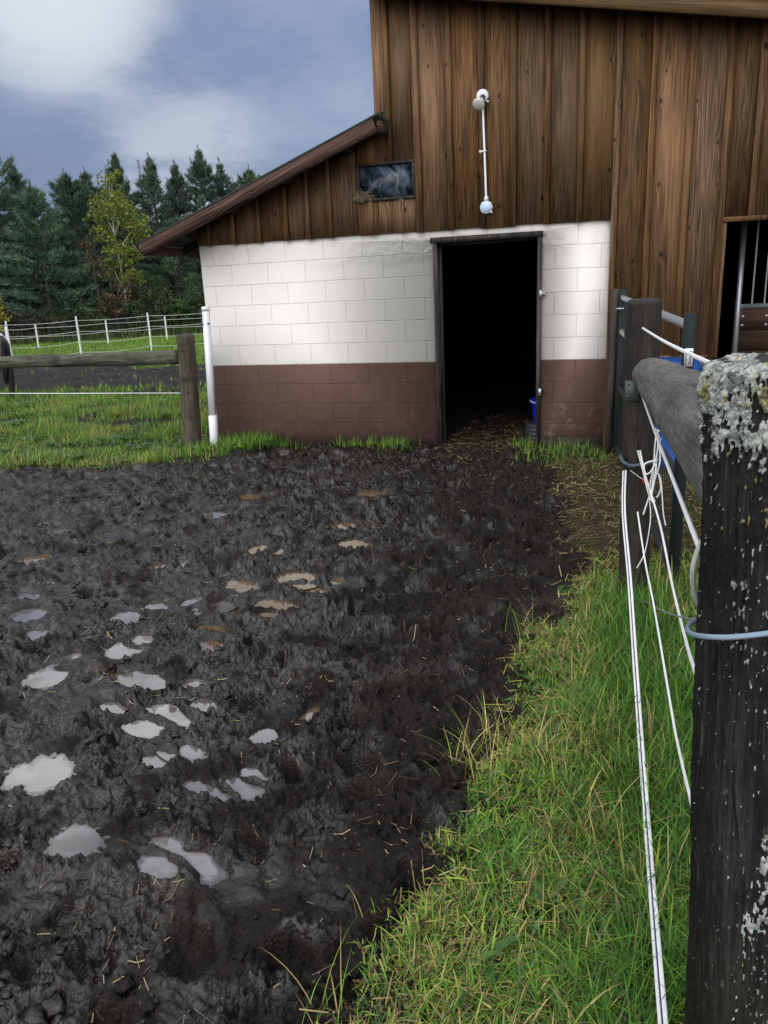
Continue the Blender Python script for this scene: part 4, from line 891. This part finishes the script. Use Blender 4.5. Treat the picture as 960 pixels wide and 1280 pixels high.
# ------------------------------------------------------------------ gate
gt = empty('gate', (.25, -1.9, 0), 'dark green metal gate with galvanised rails and wire mesh between barn and post', 'gate')
A, B = np.array([.115, -.28]), np.array([.425, -3.47])
def gp(f, z): p = A+(B-A)*f; return (p[0], p[1], z)
b_ = MB(); b_.box(.086, .150, -.30, -.235, .08, 1.47); b_.build('upright', m_gate, gt, bevel=.004)
b_ = MB(); b_.box(.397, .452, -3.50, -3.445, .02, 1.405); b_.build('upright', m_gate, gt, bevel=.004)
for za, zb in ((1.40, 1.345), (1.115, 1.03), (.62, .60), (.09, .09)):
    b_ = MB(); b_.tube([gp(.0, za), gp(1, zb)], .023, 12); b_.build('gate_rail', m_galv if za > 1 else m_gate, gt, smooth=True)
msh = MB()
for k in range(46): f = .02+.96*k/45; msh.tube([gp(f, .09), gp(f, .61)], .0022, 4, cap=False)
for k in range(9): z = .12+.06*k; msh.tube([gp(.01, z), gp(.99, z)], .0022, 4, cap=False)
msh.build('mesh_panel', m_darkwire, gt)
b_ = MB(); b_.box(.407, .445, -3.5055, -3.5025, 1.16, 1.245); lb = b_.build('label_sticker', m_label, gt)
b_ = MB()
for k in range(7):
    z = 1.170+k*.0095; b_.box(.411, .411+random.uniform(.004, .012), -3.5075, -3.5057, z, z+.006)
    b_.box(.428, .440, -3.5075, -3.5057, z, z+.005)
o = b_.build('print_mark', m_ink, lb); o.location = (0, 0, 0)
b_ = MB(); b_.tube([(.06, -.32, 1.31), (.13, -.34, 1.312)], .009, 8); b_.build('latch_pin', m_galv, gt)
gpst = MB(); gpst.box(.012, .085, -.24, -.06, -.1, 1.475)
tag(gpst.build('gate_post', m_darkpost, None, bevel=.006), 'dark squared wooden gate post fixed against the corner of the barn', 'post')

# ------------------------------------------------------------------ electric ropes on the right-hand fence
def rope(name, P, r, label, cat='rope', mat=None, group=None, smooth=6):
    b_ = MB(); b_.tube(P, r, 8, smooth); o = b_.build(name, mat or m_rope, None, smooth=True); return tag(o, label, cat, group)
rope('electric_rope', [(.205, -3.775, 1.362), (.238, -5.1, 1.405), (.268, -6.40, 1.462)], .0046, 'topmost white electric rope, strung from dark post to lichen covered post above log rail', group='electric fence ropes on right fence')
rope('electric_rope', [(.212, -3.765, 1.07), (.226, -5.0, 1.125), (.239, -6.33, 1.20)], .0043, 'white electric rope passing just below the log rail down to front post', group='electric fence ropes on right fence')
Bp = [tuple(on_plane(x, y, Y)) for (x, y), Y in zip([(782, 588), (781, 640), (788, 720), (795, 820), (803, 930), (815, 1080), (832, 1280), (846, 1400)], (-3.76, -3.9, -4.25, -4.72, -5.2, -5.72, -6.25, -6.5))]
o = rope('electric_rope', Bp, .0052, 'thick double white electric rope with dark tracer line, lowest and nearest over grass', group='electric fence ropes on right fence')
b_ = MB(); b_.tube([(p[0]-.0095, p[1], p[2]-.003) for p in Bp], .0045, 8, 6); b_.build('second_strand', m_rope, o, smooth=True)
b_ = MB(); b_.tube([(p[0]-.0055, p[1]-.004, p[2]+.002) for p in Bp], .0018, 6, 6); b_.build('tracer', m_stripe, o, smooth=True)
Dp = [tuple(on_plane(x, y, Y)) for (x, y), Y in zip([(797, 640), (806, 700), (816, 750), (823, 790), (833, 850), (845, 920), (868, 1020), (885, 1090)], (-3.85, -4.1, -4.4, -4.65, -5.0, -5.4, -6.0, -6.35))]
rope('electric_rope', Dp, .0038, 'thin white electric rope with cut upper end, second from the thick double one', group='electric fence ropes on right fence')
Ep = [tuple(on_plane(x, y, Y)) for (x, y), Y in zip([(800, 563), (806, 592), (814, 618), (826, 660), (840, 730), (857, 800), (872, 850), (884, 890)], (-3.78, -3.82, -3.9, -4.2, -4.7, -5.4, -5.95, -6.35))]
rope('electric_rope', Ep, .0043, 'white electric rope crossing the knot of loose tails and reaching front post lower down', group='electric fence ropes on right fence')
# knot of loose tails by post 2
kt = MB()
tails = [[(819, 535), (822, 560), (815, 590), (812, 620), (813, 650), (806, 690), (796, 710)], [(822, 540), (825, 575), (818, 600), (811, 622), (804, 643)], [(824, 545), (820, 585), (826, 600), (829, 640), (832, 657)], [(820, 575), (806, 580), (807, 592), (813, 590), (820, 580), (818, 600), (814, 620)], [(826, 548), (818, 580), (812, 610), (819, 627)], [(823, 592), (826, 610), (821, 622)], [(818, 536), (828, 540), (830, 534), (820, 545), (816, 600), (812, 625)], [(797, 563), (804, 590), (811, 618), (816, 628)]]
for i, tl in enumerate(tails): kt.tube([tuple(on_plane(x, y, -3.83-.012*(i % 4)-.004*k)) for k, (x, y) in enumerate(tl)], .0028+.0008*(i % 2), 6, 6)
tag(kt.build('rope_tangle', m_rope, None, smooth=True), 'knotted tangle of loose white rope tails hanging beside the dark post', 'rope')
# tubing, wires, clips
tb_ = [tuple(on_plane(x, y, Y)) for (x, y), Y in zip([(776, 570), (779, 577), (788, 582), (800, 581), (812, 579), (823, 575), (826, 570)], (-3.72, -3.77, -3.785, -3.79, -3.79, -3.77, -3.70))]
rope('insulating_tube', tb_, .0085, 'slate blue tubing wrapped round the dark post holding the ropes', 'tubing', m_insul)
cl = [tuple(on_plane(x, y, Y)) for (x, y), Y in zip([(788, 588), (796, 594), (806, 601)], (-3.785, -3.79, -3.795))]
w1 = rope('thin_wire', cl, .0014, 'short thin wire ending in a red clip on the dark post', 'wire')
b_ = MB(); p_ = cl[-1]; b_.lathe([(.007, 0), (.009, .004), (.009, .02), (.006, .024)], (p_[0]-.002, p_[1]-.004, p_[2]-.01), 10); b_.build('clip', m_red, w1)
gw = [tuple(on_plane(x, y, Y)) for (x, y), Y in zip([(784, 757), (800, 750), (815, 757), (832, 765), (850, 771), (876, 776)], (-3.80, -3.9, -4.2, -4.8, -5.5, -6.3))]
w2 = rope('thin_wire', gw, .0028, 'frayed grey wire with an orange end stretched low between the two right posts', 'wire', m_galv)
b_ = MB(); p_ = gw[0]; b_.tube([(p_[0]-.012, p_[1], p_[2]), (p_[0]+.012, p_[1]-.004, p_[2])], .01, 10); b_.build('insulator', m_orange, w2)
lp = [(.395, -6.40, 1.10)] 
lp = [tuple(on_plane(x, y, Y)) for (x, y), Y in zip([(905, 772), (884, 775), (868, 777), (860, 784), (864, 792), (885, 796), (920, 796), (965, 791), (1010, 785)], (-6.34, -6.345, -6.37, -6.42, -6.48, -6.53, -6.548, -6.55, -6.53))]
rope('tie_cable', lp, .0036, 'blue grey insulated cable looped round the front post', 'cable', m_cable)
hs = [tuple(on_plane(x, y, Y)) for (x, y), Y in zip([(884, 672), (876, 680), (869, 698), (866, 715), (867, 735), (871, 752), (880, 764)], (-6.33, -6.35, -6.36, -6.365, -6.36, -6.35, -6.33))]
rope('hose_piece', hs, .0042, 'short bowed piece of pale grey hose against the front post', 'hose', m_hose)

# ------------------------------------------------------------------ field fences
def tape_fence(name, cols, dist, hgt, label, zs, r, mat_p, mat_s, pw):
    p0 = along(cols[0], dist[0]); e = empty(name, (p0[0], p0[1], 0), label, 'fence'); P = [along(c, d) for c, d in zip(cols, dist)]
    for p in P:
        b_ = MB(); g = float(height_at(p[0], p[1])); b_.tube([(p[0]-.01, p[1], g-.1), (p[0]-.0, p[1], g+hgt*.6), (p[0]-.0, p[1], g+hgt)], [pw, pw, pw*.9], 8); b_.build('post', mat_p, e, smooth=True)
    for z in zs:
        pts_ = []
        for a_, c_ in zip(P[:-1], P[1:]):
            for k in range(6): f = k/6; q = a_+(c_-a_)*f; pts_.append((q[0], q[1]-pw, z*hgt-.06*hgt*math.sin(math.pi*f)*(.4+.6*(1-z)) ))
        pts_.append((P[-1][0], P[-1][1]-pw, z*hgt)); b_ = MB(); b_.tube(pts_, r, 5); b_.build('strand', mat_s, e)
    return e
tape_fence('electric_fence', [-160, -75, 12, 100, 189, 280, 370, 460], [22.6, 22.9, 23.2, 23.9, 24.6, 25.5, 26.5, 27.5], 1.12, 'nearer white electric fence of slim posts and strands across the pasture', (.93, .66, .40, .15), .0065, m_tape, m_wire, .027)
tape_fence('electric_fence', [-130, -40, 10, 48, 136, 210, 300, 390], [29.3, 29.3, 29.4, 29.5, 30, 30.6, 31.3, 32], .82, 'farther lower white electric fence below the conifer trees', (.9, .55), .007, m_tape, m_wire, .028)
tape_fence('wire_fence', [-120, -60, -10, 30, 64, 100, 150, 200, 250, 310, 380], [34, 34, 34, 34.1, 34.3, 34.6, 34.8, 35, 35.4, 36, 37], 1.0, 'dark post and wire fence in front of the trees', (.95, .7, .45, .2), .012, m_darkwire, m_darkwire, .05)

# ------------------------------------------------------------------ trees
def tris_to_obj(name, P0, D, S, Ln, W, C, mat, parent):            # triangular sprays from base P0 along D, S is the side vector
    n = len(P0); V = np.zeros((n, 3, 3)); V[:, 0] = P0-S*W[:, None]*.5; V[:, 1] = P0+S*W[:, None]*.5; V[:, 2] = P0+D*Ln[:, None]
    F_ = np.arange(n*3).reshape(n, 3); return mesh_np(name, V.reshape(-1, 3), F_, mat, parent, {'col': np.repeat(C, 3, 0)})
m_bark = plain('grey_brown_bark', (.05, .042, .035), .9, 0, .4, 10)
m_birch = plain('pale_birch_bark', (.34, .33, .29), .8, 0, .35, 9)
def unit(v): return v/np.maximum(np.linalg.norm(v, axis=-1, keepdims=True), 1e-9)
def conifer(seed, H, spread, dens=1., pal=((.032, .06, .038), (.05, .085, .05), (.075, .115, .062))):
    g = np.random.default_rng(seed); B = []; br_ = MB()
    br_.tube([(0, 0, -.2), (g.normal(0, .05), g.normal(0, .05), H*.5), (g.normal(0, .08), g.normal(0, .08), H*.985)], [.13*H/8, .08*H/8, .012], 8, 4)
    P0 = []; D = []; S = []; Ln = []; W = []; C = []
    z = .25
    while z < H*.99:
        t_ = z/H; whorl = g.integers(4, 7)
        R_ = spread*((1-t_)**.72)*g.uniform(.65, 1.2) + .07
        if t_ < .12: R_ *= .75
        R_ *= min(1, (1-t_)*4.5)**.55
        a0 = g.uniform(0, 6.28)
        for k in range(whorl):
            if g.uniform() < .12: continue
            a = a0 + 6.283*k/whorl + g.normal(0, .3); L_ = R_*g.uniform(.55, 1.2); rise = .35*t_ + 1.6*max(0, t_-.6) + g.normal(0, .09) - .06
            d = np.array([math.cos(a)*math.cos(rise), math.sin(a)*math.cos(rise), math.sin(rise)])
            if L_ > .35: br_.tube([(0, 0, z), tuple(np.array([0, 0, z])+d*L_*.55), tuple(np.array([0, 0, z])+d*L_*.95+[0, 0, .10*L_])], [.02, .012, .004], 4, cap=False)
            cb = np.array(pal[g.integers(len(pal))])*g.uniform(.75, 1.7)
            nt = int((30+120*L_)*dens)
            f = g.uniform(.18, 1., nt)**.8
            off = g.normal(0, 1, (nt, 3))*np.array([.16, .16, .075])*(.35+L_*.22)*np.sin(np.clip(f*2.7, 0, 3.1))[:, None]
            p = np.array([0, 0, z])+d*L_*f[:, None]+np.array([0, 0, .10*L_])*(f**2)[:, None]+off
            dd = unit(d*.75 + off*2.2 + g.normal(0, .42, (nt, 3)) + np.array([0, 0, .55]))
            s = unit(np.cross(dd, g.normal(0, 1, (nt, 3))))
            P0.append(p); D.append(dd); S.append(s); Ln.append(g.uniform(.12, .30, nt)); W.append(g.uniform(.025, .06, nt)); C.append(cb*g.uniform(.7, 1.35, (nt, 1)))
        z += (.17+.20*(1-t_))*g.uniform(.8, 1.2)
    for (lx, ly, lz) in [(0, 0, H)] + [(g.normal(0, .35), g.normal(0, .35), H*g.uniform(.86, .96)) for _ in range(4)]:
        nt = 46; f = g.uniform(0, 1, nt); off = g.normal(0, .05, (nt, 3))*(1-f)[:, None]*2
        P0.append(np.array([lx, ly, lz-.75])+np.array([0, 0, 1.0])*f[:, None]+off); dd = unit(g.normal(0, .35, (nt, 3))+[0, 0, 1.]); D.append(dd); S.append(unit(np.cross(dd, g.normal(0, 1, (nt, 3))))); Ln.append(g.uniform(.1, .24, nt)); W.append(g.uniform(.025, .05, nt)); C.append(np.array(pal[1])*g.uniform(.7, 1.3, (nt, 1)))
    return br_, np.concatenate(P0), np.concatenate(D), np.concatenate(S), np.concatenate(Ln), np.concatenate(W), np.concatenate(C)
def make_conifer(seed, H, spread, pos, label, dens=1., **k):
    br_, *a = conifer(seed, H, spread, dens, **k); e = empty('conifer_tree', (pos[0], pos[1], 0), label, 'tree', 'conifers behind the pasture')
    o = br_.build('trunk', m_bark, None); o.parent = e
    tris_to_obj('crown', *a, m_needle, e); return e
GREY = ((.045, .072, .052), (.068, .10, .072), (.10, .138, .10)); BLU = ((.036, .07, .048), (.056, .105, .068), (.085, .14, .09))
# column, distance, height, spread, palette
TR = [(-55, 41, 8.6, 2.6, None, 'broad dark conifer cut by the left edge of the picture'),
      (18, 40, 8.9, 2.7, GREY, 'tall grey green pine, leftmost full tree with a double top'),
      (52, 42, 8.2, 2.2, GREY, 'grey green pine just right of the leftmost double topped one'),
      (70, 37.5, 6.6, 2.5, BLU, 'bluish conifer with low sweeping branches above the second fence post'),
      (112, 40, 7.6, 2.4, BLU, 'blue green spruce left of the yellow birch'),
      (137, 42, 8.0, 2.0, None, 'dark conifer peeking out behind the top of the yellow birch'),
      (174, 43.5, 9.0, 1.9, None, 'pointed dark spruce right behind the yellow birch crown'),
      (214, 42, 8.6, 2.0, GREY, 'grey green spruce between yellow birch and barn eave'),
      (243, 43, 8.4, 1.8, GREY, 'slim grey conifer touching the lean-to roof line'),
      (273, 42, 8.9, 2.0, GREY, 'tall feathery conifer rising above the middle of the lean-to roof'),
      (296, 43, 8.5, 1.7, GREY, 'rightmost feathery conifer above the lean-to roof'),
      (230, 38, 5.0, 2.1, None, 'low dark conifer behind the end of the barn eave'),
      (330, 42, 8.0, 2.2, None, 'dark conifer hidden by the lean-to roof')]
for i, (c_, d_, H_, s_, pal, lb) in enumerate(TR):
    p = along(c_, d_); make_conifer(400+i, H_*.92, s_*1.4, p, lb, 1.0, **({'pal': pal} if pal else {}))
def leafy(name, pos, H, nleaf, blobs, pal, label, cat, group=None, trunk=None, lw=(.05, .1), wts=None, stems=0, seed=1):
    g = np.random.default_rng(seed); e = empty(name, (pos[0], pos[1], 0), label, cat, group)
    b_ = MB(); tm = trunk or m_bark
    ctr = []
    if stems:
        for k in range(stems):
            a = g.uniform(0, 6.28); r_ = g.uniform(.0, .12); tp = blobs[k % len(blobs)]
            b_.tube([(r_*math.cos(a), r_*math.sin(a), -.1), (tp[0]*.5+g.normal(0, .05), tp[1]*.5, tp[2]*.55), (tp[0], tp[1], tp[2]+tp[5]*.3)], [.02, .014, .004], 5, 3)
    else:
        b_.tube([(0, 0, -.2), (.06, .02, H*.35), (-.05, 0, H*.65), (.03, .02, H*.97)], [.062, .045, .026, .005] if H > 5 else [.03, .024, .014, .004], 8, 4)
        for (bx, by, bz, rx, ry, rz) in blobs: b_.tube([(0, 0, max(bz-.8, .8)), (bx*.6, by*.6, bz-.2), (bx, by, bz+rz*.4)], [.025, .015, .004], 5, 3)
    o = b_.build('trunk' if not stems else 'stem', tm, None); o.parent = e
    P = []; per = np.array([b[3]*b[4]*b[5] for b in blobs])**.67; per = (per/per.sum()*nleaf).astype(int); C = []
    for bl, nn in zip(blobs, per):
        v = unit(g.normal(0, 1, (nn, 3)))*(g.uniform(0, 1, (nn, 1))**.45); ncl = max(3, nn//26); cl = v[g.integers(0, nn, ncl)]
        v = cl[g.integers(0, ncl, nn)]*.92 + g.normal(0, .13, (nn, 3))
        P.append(np.array(bl[:3])+v*np.array(bl[3:])); c0 = np.array(pal)[g.choice(len(pal), ncl, p=wts)]; C.append(c0[g.integers(0, ncl, nn)]*g.uniform(.65, 1.35, (nn, 1)))
    P = np.concatenate(P); C = np.concatenate(C); n = len(P); D = unit(g.normal(0, 1, (n, 3))); S = unit(np.cross(D, g.normal(0, 1, (n, 3)))); l = g.uniform(*lw, n)[:, None]
    V = np.stack([P-D*l*.6, P+S*l*.35, P+D*l*.6, P-S*l*.35], 1); o = mesh_np('crown' if not stems else 'foliage', V.reshape(-1, 3), np.arange(n*4).reshape(n, 4), m_leaf, e, {'col': np.repeat(C, 4, 0)})
    return e
YG = [(.19, .23, .04), (.13, .19, .035), (.26, .26, .045), (.09, .14, .035)]
p = along(163, 36)
leafy('birch_tree', p, 6.5, 5600, [(0, 0, 5.7, .75, .6, .8), (-.5, .1, 4.9, .9, .7, .75), (.65, -.1, 5.0, 1.0, .8, .65), (1.1, 0, 4.3, .8, .6, .5), (-.35, .2, 4.0, .8, .6, .6), (.4, -.2, 3.4, 1.0, .7, .55), (-.4, 0, 2.8, .7, .5, .55), (.6, 0, 2.4, .7, .5, .5), (.2, .1, 6.3, .35, .3, .45)], YG, 'yellow green birch with thin pale trunk in front of the dark conifers', 'tree', trunk=m_birch, lw=(.07, .13), seed=3)
p = along(70, 46)
leafy('birch_tree', p, 7.1, 420, [(0, 0, 6.5, .7, .6, .5)], [(.22, .20, .06), (.16, .17, .06)], 'faint yellow treetop showing between conifers far back', 'tree', lw=(.08, .14), seed=4)
BR = [(.10, .06, .035), (.075, .05, .032), (.13, .085, .045), (.06, .048, .03)]
p = along(131, 35)
leafy('dead_sapling', p, 4.1, 800, [(0, 0, 2.9, .5, .4, .7), (.25, .1, 1.5, .5, .4, .5), (-.1, 0, 3.7, .3, .3, .4)], BR, 'bare brownish sapling left of the yellow birch', 'tree', lw=(.06, .11), seed=5)
p = along(150, 34.8)
leafy('dead_sapling', p, 3.0, 1100, [(0, 0, 1.3, .8, .6, .55), (.4, 0, 2.0, .6, .5, .6), (-.4, 0, .9, .6, .5, .5)], BR, 'russet brown leafed sapling at the foot of the yellow birch', 'tree', lw=(.06, .11), seed=6)
SB = [(.025, .05, .015), (.04, .075, .02), (.06, .10, .028), (.035, .05, .025)]; SB2 = [(.03, .04, .025), (.05, .055, .03), (.06, .045, .03)]
bush = [(-30, 34.6, SB, 1.9, 'dark green bush by the left edge of the picture'), (22, 35, SB2, 2.0, 'dull grey brown bush right of the bright yellow bush'), (48, 35.2, SB2, 1.5, 'low dull bush between second white post and conifers'), (88, 35.5, SB, 1.4, 'low green bush under the bluish conifer'), (112, 35.6, SB, 1.7, 'rounded green bush left of the russet sapling'), (178, 35, SB, 1.8, 'green bush right of the birch trunk'), (199, 35.4, [(.05, .08, .03), (.08, .11, .04), (.04, .06, .025)], 2.1, 'mid green leafy bush behind the third white post'), (222, 34.9, SB, 1.7, 'dark bush just left of the barn corner'), (238, 34.6, [(.04, .09, .02), (.06, .12, .03)], 1.5, 'fresh green bush touching the barn corner'), (262, 35, SB, 2., 'dark bush hidden behind the block wall')]
for i, (c_, d_, pal, H_, lb) in enumerate(bush):
    p = along(c_, d_); g = np.random.default_rng(50+i)
    bl = [(g.normal(0, .55), g.normal(0, .3), H_*g.uniform(.3, .75), g.uniform(.4, .75), .5, H_*g.uniform(.22, .34)) for k in range(6)]
    leafy('bush', p, H_, 1500, bl, pal, lb, 'bush', 'bushes under the trees', lw=(.06, .12), stems=7, seed=60+i)
p = along(-6, 33.5)
leafy('bush', p, 2.2, 1700, [(0, 0, 1.5, .8, .5, .6), (.2, 0, .9, .6, .5, .5), (-.6, 0, 1.0, .7, .5, .6)], [(.36, .30, .02), (.28, .26, .03), (.40, .36, .04)], 'bright yellow autumn bush at the left edge', 'bush', 'bushes under the trees', lw=(.07, .12), stems=6, seed=80)
# rank growth under the trees
n = 9000; c_ = rng.uniform(-140, 330, n); d_ = rng.uniform(32.5, 39, n); q = np.array([along(a, b) for a, b in zip(c_, d_)])
o = blades('undergrowth', q[:, 0], q[:, 1], rng.uniform(.3, .95, n)*(.5+.5*sstep(32.5, 36, d_)), rng.uniform(.03, .07, n), np.abs(rng.normal(.5, .3, n)), rng.uniform(0, 6.28, n), pick(n, [(.03, .055, .018), (.05, .08, .02), (.08, .10, .03), (.05, .045, .025)], [4, 3, 2, 1.5]), m_blade, 3, z0=np.zeros(n))
tag(o, 'tall rank weeds and undergrowth along the edge of the trees', 'undergrowth', kind='stuff')
# the wood behind, closing the gaps
g = np.random.default_rng(99); PP = []; CC = []
n = 26000; c_ = g.uniform(-180, 380, n); d_ = g.uniform(45, 50, n); q = np.array([along(a, b) for a, b in zip(c_, d_)])
top = 5.7+1.3*perlin(c_/40., c_*0, 5); zz = g.uniform(0, 1, n)*top
P_ = np.stack([q[:, 0], q[:, 1], zz], -1); D_ = unit(g.normal(0, 1, (n, 3))+[0, 0, .3]); S_ = unit(np.cross(D_, g.normal(0, 1, (n, 3))))
o = tris_to_obj('background_wood', P_, D_, S_, g.uniform(.3, .6, n), g.uniform(.12, .25, n), np.array((.035, .058, .038))*g.uniform(.5, 1.4, (n, 1)), m_needle, None); tag(o, 'dim mass of further woodland behind the conifers', 'wood', kind='stuff')

# ------------------------------------------------------------------ pony behind the left fence
def pony():
    e_loc = Vector((-9.92, 3.25, 0)); hd = Vector((-.93, .37, 0)).normalized(); sd_ = Vector((-hd.y, hd.x, 0))   # sd_: its left side
    hr = empty('horse', e_loc, 'pinto pony with black tail and pale rump grazing behind the left rail fence', 'horse')
    P = lambda f, s, z: tuple(hd*f + sd_*s + Vector((0, 0, z*1.09)))
    verts = []; rad = []; edges = []
    def v(f, s, z, r, prev=None):
        verts.append(P(f, s, z)); rad.append(r if hasattr(r, '__len__') else (r, r)); i = len(verts)-1
        if prev is not None: edges.append((prev, i))
        return i
    pel = v(.08, 0, .89, (.27, .27)); rump = v(-.12, 0, .86, (.21, .23), pel); b1 = v(.42, 0, .86, .25, pel); b2 = v(.75, 0, .85, .25, b1); ch = v(1.02, 0, .86, .22, b2)
    n1 = v(1.22, 0, .86, .15, ch); n2 = v(1.42, 0, .66, .115, n1); n3 = v(1.55, .0, .42, .095, n2); h1 = v(1.60, 0, .28, .085, n3); h2 = v(1.58, 0, .13, .055, h1); v(1.56, 0, .06, .045, h2)
    for s in (-1, 1):
        th = v(.0, s*.14, .68, (.17, .14), pel); st = v(.08, s*.15, .50, .105, th); hk = v(-.08, s*.15, .37, .062, st); cn = v(-.05, s*.14, .16, .044, hk); ft = v(-.02, s*.14, .05, .045, cn); v(.01, s*.14, .0, .052, ft)
        sh_ = v(.95, s*.13, .62, .095, ch); kn = v(.97, s*.13, .34, .05, sh_); fl = v(.96, s*.13, .13, .034, kn); f2 = v(.98, s*.13, .05, .044, fl); v(1.0, s*.13, .0, .05, f2)
        ear = v(1.53, s*.055, .44, .03, n3); v(1.50, s*.075, .52, .012, ear)
    me = bpy.data.meshes.new('body'); me.from_pydata(verts, edges, []); o = bpy.data.objects.new('body', me); COL.objects.link(o)
    md = o.modifiers.new('skin', 'SKIN'); md.use_smooth_shade = True
    for i, r in enumerate(rad): me.skin_vertices[0].data[i].radius = r; me.skin_vertices[0].data[i].use_root = (i == 0)
    o.modifiers.new('sub', 'SUBSURF').levels = 2; o.modifiers['sub'].render_levels = 2
    dg = bpy.context.evaluated_depsgraph_get(); dg.update(); nm = bpy.data.meshes.new_from_object(o.evaluated_get(dg)); o.modifiers.clear(); o.data = nm; bpy.data.meshes.remove(me); nm.name = 'body'
    t = NT('pinto_coat'); x, y, z = t.sep()[:3]; nn = t.noise(3.2, detail=3)
    c = t.mix(t.step(t.math('ADD', z, t.math('MULTIPLY', nn, .2)), 1.02, 1.12), (.26, .19, .155), (.62, .62, .62))
    c = t.mix(t.step(t.math('ADD', z, t.math('MULTIPLY', nn, .1)), .72, .58), c, (.03, .02, .016))
    c = t.mix(t.step(t.noise(2.3, t.map(loc=(1.3, .2, .7)), detail=2), .55, .6), c, (.02, .017, .017))
    nm.materials.clear(); nm.materials.append(t.set(Base_Color=c, Roughness=.6).m); o.parent = hr
    for p in nm.polygons: p.use_smooth = True
    hairm = plain('black_horse_hair', (.012, .011, .012), .5)
    b_ = MB()
    for k in range(26):
        s = random.gauss(0, .025); w = random.gauss(0, .03); b_.tube([P(-.27, s*.5, .99), P(-.335, s, .90), P(-.315+w*.3, s*1.8, .70), P(-.27+w*.5, s*2., .45), P(-.22+w*.5, s*1.3, .22+random.random()*.12)], [.02, .022, .02, .016, .003], 5, 3)
    tl = b_.build('tail', hairm, None, smooth=True); tl.parent = hr
    b_ = MB()
    for k in range(26):
        f = k/25; x0 = 1.08+.46*f; zz = 1.0-.42*f*f-.12*f; b_.tube([P(x0, 0, zz), P(x0+.03, .07, zz-.06), P(x0+.02, .11, zz-.2)], [.02, .02, .004], 5, 2)
    mn = b_.build('mane', hairm, None, smooth=True); mn.parent = hr
    return hr
pony()

# ------------------------------------------------------------------ light, sky
SUN_EL, SUN_AZ = R(38), R(192)         # soft light from high behind the photographer
sun = bpy.data.lights.new('sun', 'SUN'); sun.energy = 1.0; sun.angle = R(60); sun.color = (1, .97, .93)
so = bpy.data.objects.new('sun', sun); COL.objects.link(so)
dv = Vector((math.sin(SUN_AZ)*math.cos(SUN_EL), math.cos(SUN_AZ)*math.cos(SUN_EL), math.sin(SUN_EL)))
so.rotation_euler = dv.to_track_quat('Z', 'Y').to_euler()
w = bpy.data.worlds.new('World'); sc.world = w; w.use_nodes = True; wt = w.node_tree; bg = wt.nodes['Background']
t = NT.__new__(NT); t.t = wt; t.co = t.n('ShaderNodeTexCoord').outputs['Generated']
sky = t.n('ShaderNodeTexSky', sky_type='NISHITA'); sky.sun_disc = False; sky.sun_elevation = SUN_EL; sky.sun_rotation = SUN_AZ; sky.air_density = 1.; sky.dust_density = 2.
x, y, z = t.sep()[:3]
zc = t.math('ADD', t.math('MAXIMUM', z, 0.), .22)
pv = t.comb(t.math('DIVIDE', x, zc), t.math('DIVIDE', y, zc), t.math('MULTIPLY', z, 2.))
n1 = t.noise(.75, t.map(loc=(2.2, .6, 0), vec=pv), detail=6, rough=.5, dist=.4)
n2 = t.noise(2.2, t.map(loc=(5.2, 1.6, 0), vec=pv), detail=9, rough=.62)
v = t.math('ADD', t.math('MULTIPLY', n1, .75), t.math('MULTIPLY', n2, .25))
def dirblob(px, py, a0, a1):
    d = sight(px, py); d = d/np.linalg.norm(d); nd = t.n('ShaderNodeVectorMath', operation='DOT_PRODUCT'); t.put(nd.inputs[0], t.co); nd.inputs[1].default_value = tuple(d)
    return t.step(nd.outputs['Value'], math.cos(a0), math.cos(a1))
cloud = t.ramp(v, [(.36, (1.45, 1.9, 3.05)), (.48, (1.8, 2.35, 3.6)), (.58, (2.7, 3.25, 4.4)), (.70, (4.4, 4.9, 5.6))])
bl = t.math('ADD', t.math('MULTIPLY', dirblob(60, -40, .15, .0), .95), t.math('MULTIPLY', dirblob(235, 215, .13, .0), .5), clamp=True)
bl = t.math('MULTIPLY', bl, t.step(t.math('ADD', n2, t.math('MULTIPLY', bl, .35)), .38, .72))
cloud = t.mix(bl, cloud, (6.2, 6.5, 6.9))
hi_ = t.step(z, .30, .50)                                  # the thinner, brighter cloud overhead
over = t.mix(t.step(n2, .40, .60), (6.2, 6.9, 8.3), (14.2, 14.3, 14.6))
back = t.step(y, .1, -.5)
cloud = t.mix(hi_, cloud, over)
cloud = t.mix(t.math('MULTIPLY', back, .92), cloud, (13.6, 13.6, 13.9))
fin = t.mix(.12, cloud, sky.outputs[0])
t.put(bg.inputs['Color'], fin); bg.inputs['Strength'].default_value = .1

sc.view_settings.view_transform = 'Standard'; sc.view_settings.look = 'None'; sc.view_settings.exposure = .36; sc.view_settings.gamma = 1
sc.render.engine = 'CYCLES'; sc.cycles.max_bounces = 6; sc.cycles.use_denoising = True
